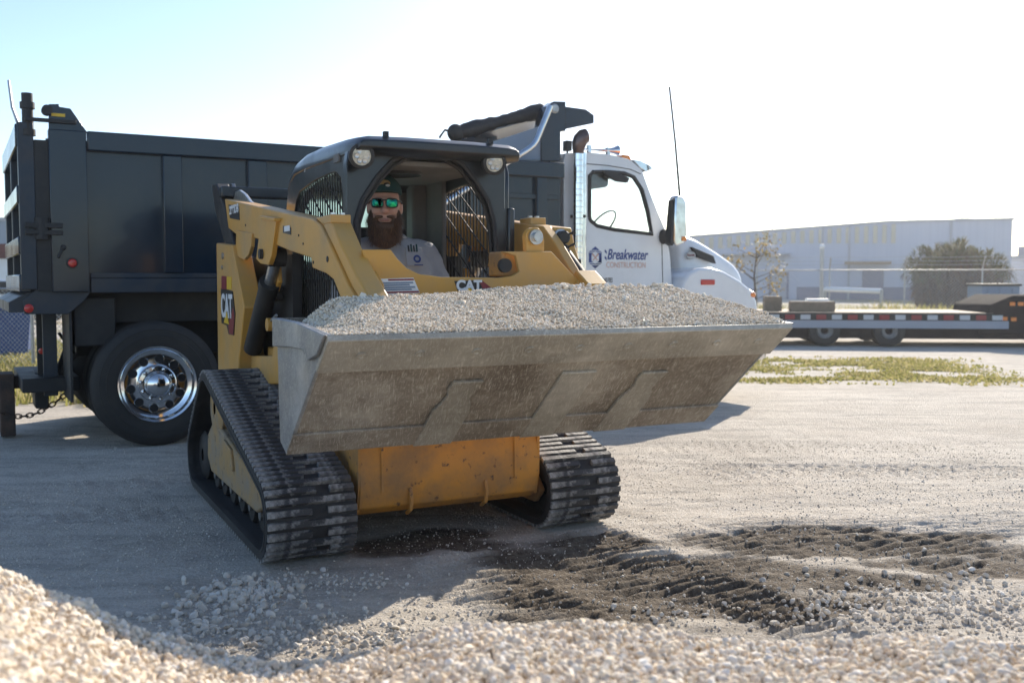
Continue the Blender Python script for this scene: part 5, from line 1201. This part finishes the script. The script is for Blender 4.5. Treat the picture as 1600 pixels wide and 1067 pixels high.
# ---- cab shield, posts, tarp
for y0, y1 in ((.10, .26), (BWD - .26, BWD - .10)):
    MB().prism(TY([(846, 252), (846, 206), (849, 184), (855, 166), (866, 158.5), (884, 159), (884, 205), (876, 206), (876, 252)], .10), 'y', y0, y1).build('shield_post', M['navy'], tk, .006)
    q = TF.at(867, 170, 'y', .1); MB().lathe([(0, .012), (.035, .012), (.05, 0)], (q[0], y0, q[2]), (0, -1, 0), 18).build('post_pivot', M['steel'], tk)
for y0 in (.10, BWD - .13): MB().prism(TY([(884, 167), (915, 171), (928, 180), (928, 193), (884, 202)], .10), 'y', y0, y0 + .03).build('shield_side', M['navy'], tk, .004)
zz = TY([(884, 170), (915, 174), (928, 183)], .10); MB().prism(zz + [(p[0], p[1] - .02) for p in zz[::-1]], 'y', .135, BWD - .135).build('cab_shield', M['navy'], tk)
wing = TY([(735, 236), (770, 222), (846, 197), (846, 250), (735, 250)], .12); MB().prism(wing, 'y', .12, .15).build('bulkhead_wing', M['bluegray'], tk)
MB().bx((3.9, .16, 2.5), (3.95, BWD - .16, TY([(846, 197)], .12)[0][1])).build('bulkhead', M['navy'], tk)
g = random.Random(3); p0 = np.array([*TF.at(712, 208, 'y', .34)]); p1 = np.array([*TF.at(852, 172, 'y', .34)])
pts = [tuple(p0 + (p1 - p0) * t) for t in np.linspace(0, 1, 22)]
tp_ = MB().tube(pts, [.05] + [.060 + g.uniform(0, .016) + .012 * math.sin(i * .45) for i in range(20)] + [.04], 14)
tp_ = tp_.build('tarp_roll', pmat('black_tarp', (.015, .015, .017), (.03, .03, .032), 12, .4, .7, .6, bump=.5, bscale=14), tk, smooth=60)
MB().ball(tuple(p0), (.09, .07, .09)).build('roll_end', M['blackm'], tp_); MB().tube([tuple(p0), (p0[0] - .12, p0[1], p0[2] + .02), (p0[0] - .18, p0[1], p0[2] - .06)], .012, 6).build('roll_cord', M['blackm'], tp_)
pp = [TF.at(u, v, 'y', -.035) for u, v in ((600, 378), (826, 233), (833, 227), (838, 220), (858, 172), (860, 166))]
MB().tube([tuple(p) for p in pp], .032, 16).build('tarp_arm', M['chrome'], tk)

# ---- trailer drawbar behind the truck
q = TF.at(10, 610, 'y', 1.2); dbx = empty('trailer_drawbar', (-2.975, 8.33, 0), R(29.2), 'rusty trailer drawbar with safety chain behind the truck hitch', 'drawbar')
M['rust'] = pmat('rusty_steel', (.05, .035, .028), (.10, .06, .04), 10, .4, .7, .8, bump=.3)
zz = q[2]
MB().bx((q[0] - 1.2, 1.12, zz + .02), (q[0] + .38, 1.28, zz + .13)).build('tongue', M['rust'], dbx, .01)
MB().bx((q[0] - .06, 1.05, .02), (q[0] + .06, 1.35, zz + .16)).build('jack_stand', M['rust'], dbx, .01)
MB().lathe([(.05, -.03), (.08, -.03), (.08, .03), (.05, .03), (.05, -.03)], (q[0] + .42, 1.2, zz + .06), (0, 1, 0), 20).build('coupler_ring', M['rust'], dbx)
m = MB(); a = np.array([q[0] - .2, 1.05, zz - .10]); b = np.array([q[0] + .50, 1.05, zz - .02])
for i in range(16):
    t = i / 15; c = a + (b - a) * t; c[2] -= .16 * math.sin(math.pi * t); u = Vector((b - a)); u.z -= .5 * math.cos(math.pi * t); u.normalize()
    side = Vector((0, 1, 0)) if i % 2 else u.cross(Vector((0, 1, 0)))
    m.tube([tuple(Vector(c) + u * .034 * math.cos(k * .7854) + side * .020 * math.sin(k * .7854)) for k in range(8)], .007, 5, close=True)
m.build('safety_chain', M['rust'], dbx, kind='stuff')

# ================================================================== OPERATOR
pr = empty('person', (-.335, 5.25, 0), R(27), 'bearded man in grey shirt, teal cap and green mirrored sunglasses sitting in the loader cab', 'person')
HC = Vector((-.062, .80, 1.825)); HY = R(-20)
RH = Matrix.Rotation(HY, 3, 'Z')          # head faces -y, turned towards picture left
HS = 1.14
def Hp(x, y, z): return HC + RH @ Vector((x * HS, y * HS, z * HS))
RHS = RH * HS
def capsule(mb, a, b, r0, r1, n=14):
    mb.tube([a, b], [r0, r1], n, True); mb.ball(a, r0, n, 8); mb.ball(b, r1, n, 8)
def remeshed(mb, name, mat, parent, vox, it=6, fac=.5):
    o = mb.build(name, mat, parent, smooth=180); m1 = o.modifiers.new('r', 'REMESH'); m1.mode = 'VOXEL'; m1.voxel_size = vox; m1.use_smooth_shade = True
    m2 = o.modifiers.new('s', 'SMOOTH'); m2.iterations = it; m2.factor = fac; return o
b = MB()
b.ball(Hp(0, 0, .02), (.078, .098, .118), 24, 18, RHS); b.ball(Hp(0, -.025, -.055), (.068, .072, .075), 20, 14, RHS)      # skull, jaw
b.ball(Hp(0, -.090, .030), (.055, .020, .018), 14, 10, RHS)                                                              # brow
b.ball(Hp(0, -.108, -.022), (.019, .022, .018), 12, 8, RHS); capsule(b, Hp(0, -.094, .025), Hp(0, -.110, -.018), .010, .015, 10)  # nose
for s in (-1, 1):
    b.ball(Hp(s * .040, -.078, -.022), (.028, .022, .026), 12, 8, RHS); b.ball(Hp(s * .012, -.108, -.026), (.010, .012, .010), 10, 8, RHS)
    b.ball(Hp(s * .083, .008, -.002), (.012, .022, .036), 12, 8, RHS)
b.ball(Hp(0, -.088, -.066), (.030, .016, .011), 12, 8, RHS); b.ball(Hp(0, -.084, -.10), (.034, .024, .026), 12, 8, RHS)
capsule(b, Hp(0, .02, -.09), (-.03, .90, 1.60), .065, .080)
capsule(b, (0, .92, 1.55), (0, .95, 1.22), .15, .17); b.ball((0, .90, 1.35), (.21, .17, .30), 20, 14)
def hand(b, wr, pal, fdir, up, s):
    wr = Vector(wr); pal = Vector(pal); f = Vector(fdir).normalized(); u = Vector(up).normalized(); sd_ = f.cross(u).normalized()
    capsule(b, wr, pal, .027, .030, 10); b.ball(pal, (.040, .040, .026), 12, 8)
    for i, (o_, ln) in enumerate(((-.030, .062), (-.010, .072), (.010, .068), (.030, .054))):
        k0 = pal + f * .030 + sd_ * o_; k1 = k0 + f * ln * .5 - u * .006; k2 = k1 + f * ln * .25 - u * ln * .45; k3 = k2 - f * ln * .25 - u * ln * .3
        b.tube([k0, k1, k2, k3], [.010, .0095, .009, .008], 8); b.ball(k3, .008, 8, 6)
    t0 = pal + sd_ * s * .035 - f * .01; t1 = t0 + f * .035 + sd_ * s * .018 - u * .015; t2 = t1 + f * .025 - u * .025
    b.tube([t0, t1, t2], [.012, .011, .009], 8); b.ball(t2, .009, 8, 6)
ARMS = {}
for s in (-1, 1):
    sh, el, wr = Vector((s * .235, .90, 1.535)), Vector((s * .335, .80, 1.27)), Vector((s * .315, .53, 1.285)); ARMS[s] = (sh, el, wr)
    capsule(b, (s * .10, .91, 1.56), sh, .075, .072); capsule(b, sh, el, .060, .050); capsule(b, el, wr, .045, .030)
    hand(b, wr, wr + Vector((-s * .003, -.07, .015)), (0, -1, -.15), (0, -.15, 1), -s)
    hp, kn, an = Vector((s * .10, .95, 1.18)), Vector((s * .15, .52, 1.14)), Vector((s * .15, .42, .93))
    capsule(b, hp, kn, .085, .062); capsule(b, kn, an, .058, .042); capsule(b, an, an + Vector((0, -.12, -.0)), .04, .035)
remeshed(b, 'body', M['skin'], pr, .0065, 5, .4)
sm = MB()
sm.ball((0, .905, 1.40), (.245, .195, .29), 24, 16); sm.ball((0, .89, 1.24), (.25, .215, .17), 24, 16); capsule(sm, (0, .91, 1.60), (0, .92, 1.45), .105, .18)
for s in (-1, 1):
    sh, el, wr = ARMS[s]; capsule(sm, (s * .06, .90, 1.575), sh + Vector((0, 0, .012)), .088, .090); capsule(sm, sh + Vector((0, 0, .01)), el, .088, .072); capsule(sm, el, wr, .068, .046)
    sm.ball((s * .10, .84, 1.44), (.15, .11, .16), 16, 12)
sh_ = remeshed(sm, 'shirt', M['shirt'], pr, .011, 4, .5)
tx_ = bpy.data.textures.new('cloth_folds', 'CLOUDS'); tx_.noise_scale = .09; tx_.noise_depth = 2
dm = sh_.modifiers.new('folds', 'DISPLACE'); dm.texture = tx_; dm.strength = .022; dm.mid_level = .5
MB().lathe([(.098, -.012), (.112, 0), (.100, .014), (.090, .0), (.098, -.012)], (-.01, .875, 1.640), (0, .25, 1), 30).build('collar', M['shirt'], sh_)
# chest pocket with pens and a small round emblem
q = LF.at(648, 388, 'y', .68)
pk = MB().box((q[0], .688, q[2] - .05), (.105, .012, .11), Matrix.Rotation(R(-14), 3, 'X')).build('pocket', M['shirt'], sh_, .004)
for k in range(4): MB().cyl((q[0] - .035 + k * .017, .683, q[2] - .02), (q[0] - .037 + k * .017, .690, q[2] + .016 + (k % 2) * .008), .005, 8).build('pen', M['cap'] if k % 2 else M['decalk'], pk)
MB().lathe([(.012, 0), (.018, .002), (.024, 0)], (q[0] + .012, .672, q[2] - .062), (0, -1, .25), 20).build('pocket_emblem', M['decalb'], pk)
MB().box((q[0] + .02, .668, q[2] - .098), (.055, .003, .006)).build('pocket_script', M['decalb'], pk)
tr_ = MB()
for s in (-1, 1):
    hp, kn, an = Vector((s * .10, .95, 1.19)), Vector((s * .15, .52, 1.145)), Vector((s * .15, .42, .95))
    capsule(tr_, hp, kn, .100, .076); capsule(tr_, kn, an, .072, .060)
tr_.ball((0, .95, 1.18), (.20, .15, .12)); remeshed(tr_, 'trousers', M['trouser'], pr, .014, 4)
for s in (-1, 1):
    MB().box((s * .15, .36, .925), (.09, .26, .07)).build('boot', M['blackm'], pr, .02)
# beard: full base plus strands
bb = MB()
bb.ball(Hp(0, -.050, -.135), (.080, .060, .058), 20, 14, RHS); bb.ball(Hp(0, -.062, -.158), (.072, .052, .058), 20, 14, RHS)
for s in (-1, 1):
    bb.ball(Hp(s * .066, -.022, -.070), (.022, .036, .062), 14, 10, RHS); bb.ball(Hp(s * .030, -.098, -.053), (.026, .011, .010), 12, 8, RHS); bb.ball(Hp(s * .050, -.080, -.098), (.024, .022, .04), 12, 8, RHS)
bb.ball(Hp(0, -.088, -.100), (.050, .024, .024), 16, 10, RHS)
bo = remeshed(bb, 'beard', M['beard'], pr, .008, 3)
hs = MB(); g = random.Random(11)
for i in range(2600):
    th = g.uniform(-1.75, 1.75); v = g.random()
    if v < .40 and abs(th) < .60: continue
    z = -.035 - v * .115 - .030 * math.cos(th); rx = .084 - .012 * v; ry = .070
    n_ = Vector((math.sin(th), -math.cos(th), -.35)); base = Vector((math.sin(th) * rx, -.045 - math.cos(th) * ry * (1.0 if v < .7 else .75), z))
    ln = g.uniform(.02, .055); d = (n_ * g.uniform(.25, .85) + Vector((g.gauss(0, .22), g.gauss(0, .22), -1))).normalized()
    p0, p1, p2 = base, base + d * ln * .5 + n_ * .004, base + d * ln
    w_ = g.uniform(.0010, .0019); sx_ = Vector((math.cos(th), math.sin(th), 0)) * w_
    P_ = [Hp(*(p0 - sx_)), Hp(*(p0 + sx_)), Hp(*(p1 + sx_)), Hp(*(p1 - sx_)), Hp(*p2)]
    hs.add(P_, [(0, 1, 2, 3), (3, 2, 4)])
M['strand'] = pmat('beard_strands', (.08, .045, .025), rough=.55, island=[(.08, .04, .022), (.16, .08, .042), (.11, .055, .03), (.26, .13, .06)])
hs.build('beard_strands', M['strand'], bo, kind='stuff')
MB().ball(Hp(0, -.106, -.070), (.025, .008, .007), 14, 8, RHS).build('lips', pmat('lips', (.40, .19, .15), None, rough=.5), pr)
hr = MB(); hr.ball(Hp(0, .022, .03), (.083, .090, .105), 20, 14, RHS); hr.build('hair', M['beard'], pr)
# cap
cp_ = MB(); vs = []; fs = []; nu, nvv = 32, 12
for i in range(nvv + 1):
    t = i / nvv; th = t * math.pi / 2 * 1.04
    for j in range(nu):
        a = 2 * math.pi * j / nu; fr_ = max(0, -math.sin(a)); rr = math.sin(th) ** .85
        vs.append(Hp(.089 * math.cos(a) * rr, .010 + (.104 + .006 * fr_) * math.sin(a) * rr, .074 + (.086 + .012 * fr_) * max(math.cos(th), -.05)))
for i in range(nvv):
    for j in range(nu): fs.append((i * nu + j, (i + 1) * nu + j, (i + 1) * nu + (j + 1) % nu, i * nu + (j + 1) % nu))
co = MB().add(vs, fs, True).build('cap', M['cap'], pr, smooth=60); so = co.modifiers.new('sol', 'SOLIDIFY'); so.thickness = .004
vs = []; fs = []
for i in range(17):
    a = R(-90 + (i - 8) * 9.5); ca, sa = math.cos(a), math.sin(a); dr_ = .016 * (abs(i - 8) / 8) ** 2
    vs += [Hp(.088 * ca, .010 + .108 * sa, .074), Hp(.090 * ca, .010 + .108 * sa - .050 * (1 - (abs(i - 8) / 8) ** 2.4), .080 - dr_)]
for i in range(16): fs.append((2 * i, 2 * i + 1, 2 * i + 3, 2 * i + 2))
br = MB().add(vs, fs, True).build('brim', M['cap'], co); so = br.modifiers.new('sol', 'SOLIDIFY'); so.thickness = .004
MB().ball(Hp(0, .010, .168), .006, 8, 6).build('cap_button', M['cap'], co)
# plain embroidered patch
for (x, z, rx, rz, mt, k) in ((.0, .118, .030, .017, 'gold', 0), (.010, .112, .016, .010, 'decalk', 1), (.016, .106, .012, .007, 'decalw', 2)):
    y_ = -.1005 - k * .0015 + (z - .06) ** 2 * 3.0; MB().ball(Hp(x, y_ + .005, z), (rx, .007, rz), 16, 10, RHS).build('cap_patch', M[mt], co)
# sunglasses
sg = MB().box(Hp(0, -.113, .030), (.022, .008, .008), RHS)
for s in (-1, 1):
    ring = []
    for k in range(20):
        a = 2 * math.pi * k / 20; ex_ = .55; cx = math.copysign(abs(math.cos(a)) ** ex_, math.cos(a)); sz = math.copysign(abs(math.sin(a)) ** ex_, math.sin(a))
        ring.append(Hp(s * .037 + cx * .029, -.112 + abs(s * .037 + cx * .029) ** 2 * 3.2, .016 + sz * .022))
    sg.tube(ring, .0042, 6, close=True)
    sg.tube([Hp(s * .068, -.094, .028), Hp(s * .086, -.05, .026), Hp(s * .088, .01, .020)], .0045, 6)
sg = sg.build('sunglasses', M['decalk'], pr)
for s in (-1, 1):
    ring = []
    for k in range(20):
        a = 2 * math.pi * k / 20; ex_ = .55; cx = math.copysign(abs(math.cos(a)) ** ex_, math.cos(a)); sz = math.copysign(abs(math.sin(a)) ** ex_, math.sin(a))
        ring.append(Hp(s * .037 + cx * .028, -.1125 + abs(s * .037 + cx * .028) ** 2 * 3.2, .016 + sz * .021))
    c = Hp(s * .037, -.117 + .037 ** 2 * 3.2, .016)
    MB().add([c] + ring, [(0, k + 1, (k + 1) % 20 + 1) for k in range(20)], True).build('lens', M['shade_lens'], sg, smooth=60)

# ================================================================== HAZE
hz = MB().bx((-1700, -300, -1.2), (1700, 1700, 8.0)).mesh('haze'); hm = bpy.data.materials.new('glare_haze'); hm.use_nodes = True; t = hm.node_tree
t.nodes.remove(t.nodes['Principled BSDF']); pv = t.nodes.new('ShaderNodeVolumePrincipled'); pv.inputs['Color'].default_value = (.93, .95, 1.0, 1); pv.inputs['Density'].default_value = .0009; pv.inputs['Anisotropy'].default_value = .72
t.links.new(pv.outputs[0], t.nodes['Material Output'].inputs['Volume']); hz.materials.append(hm)  # added volume: stands in for lens veiling glare and lifts the shadows
link('haze', hz, None, kind='stuff', label='thin haze added over the yard to stand in for lens veiling glare', category='haze')
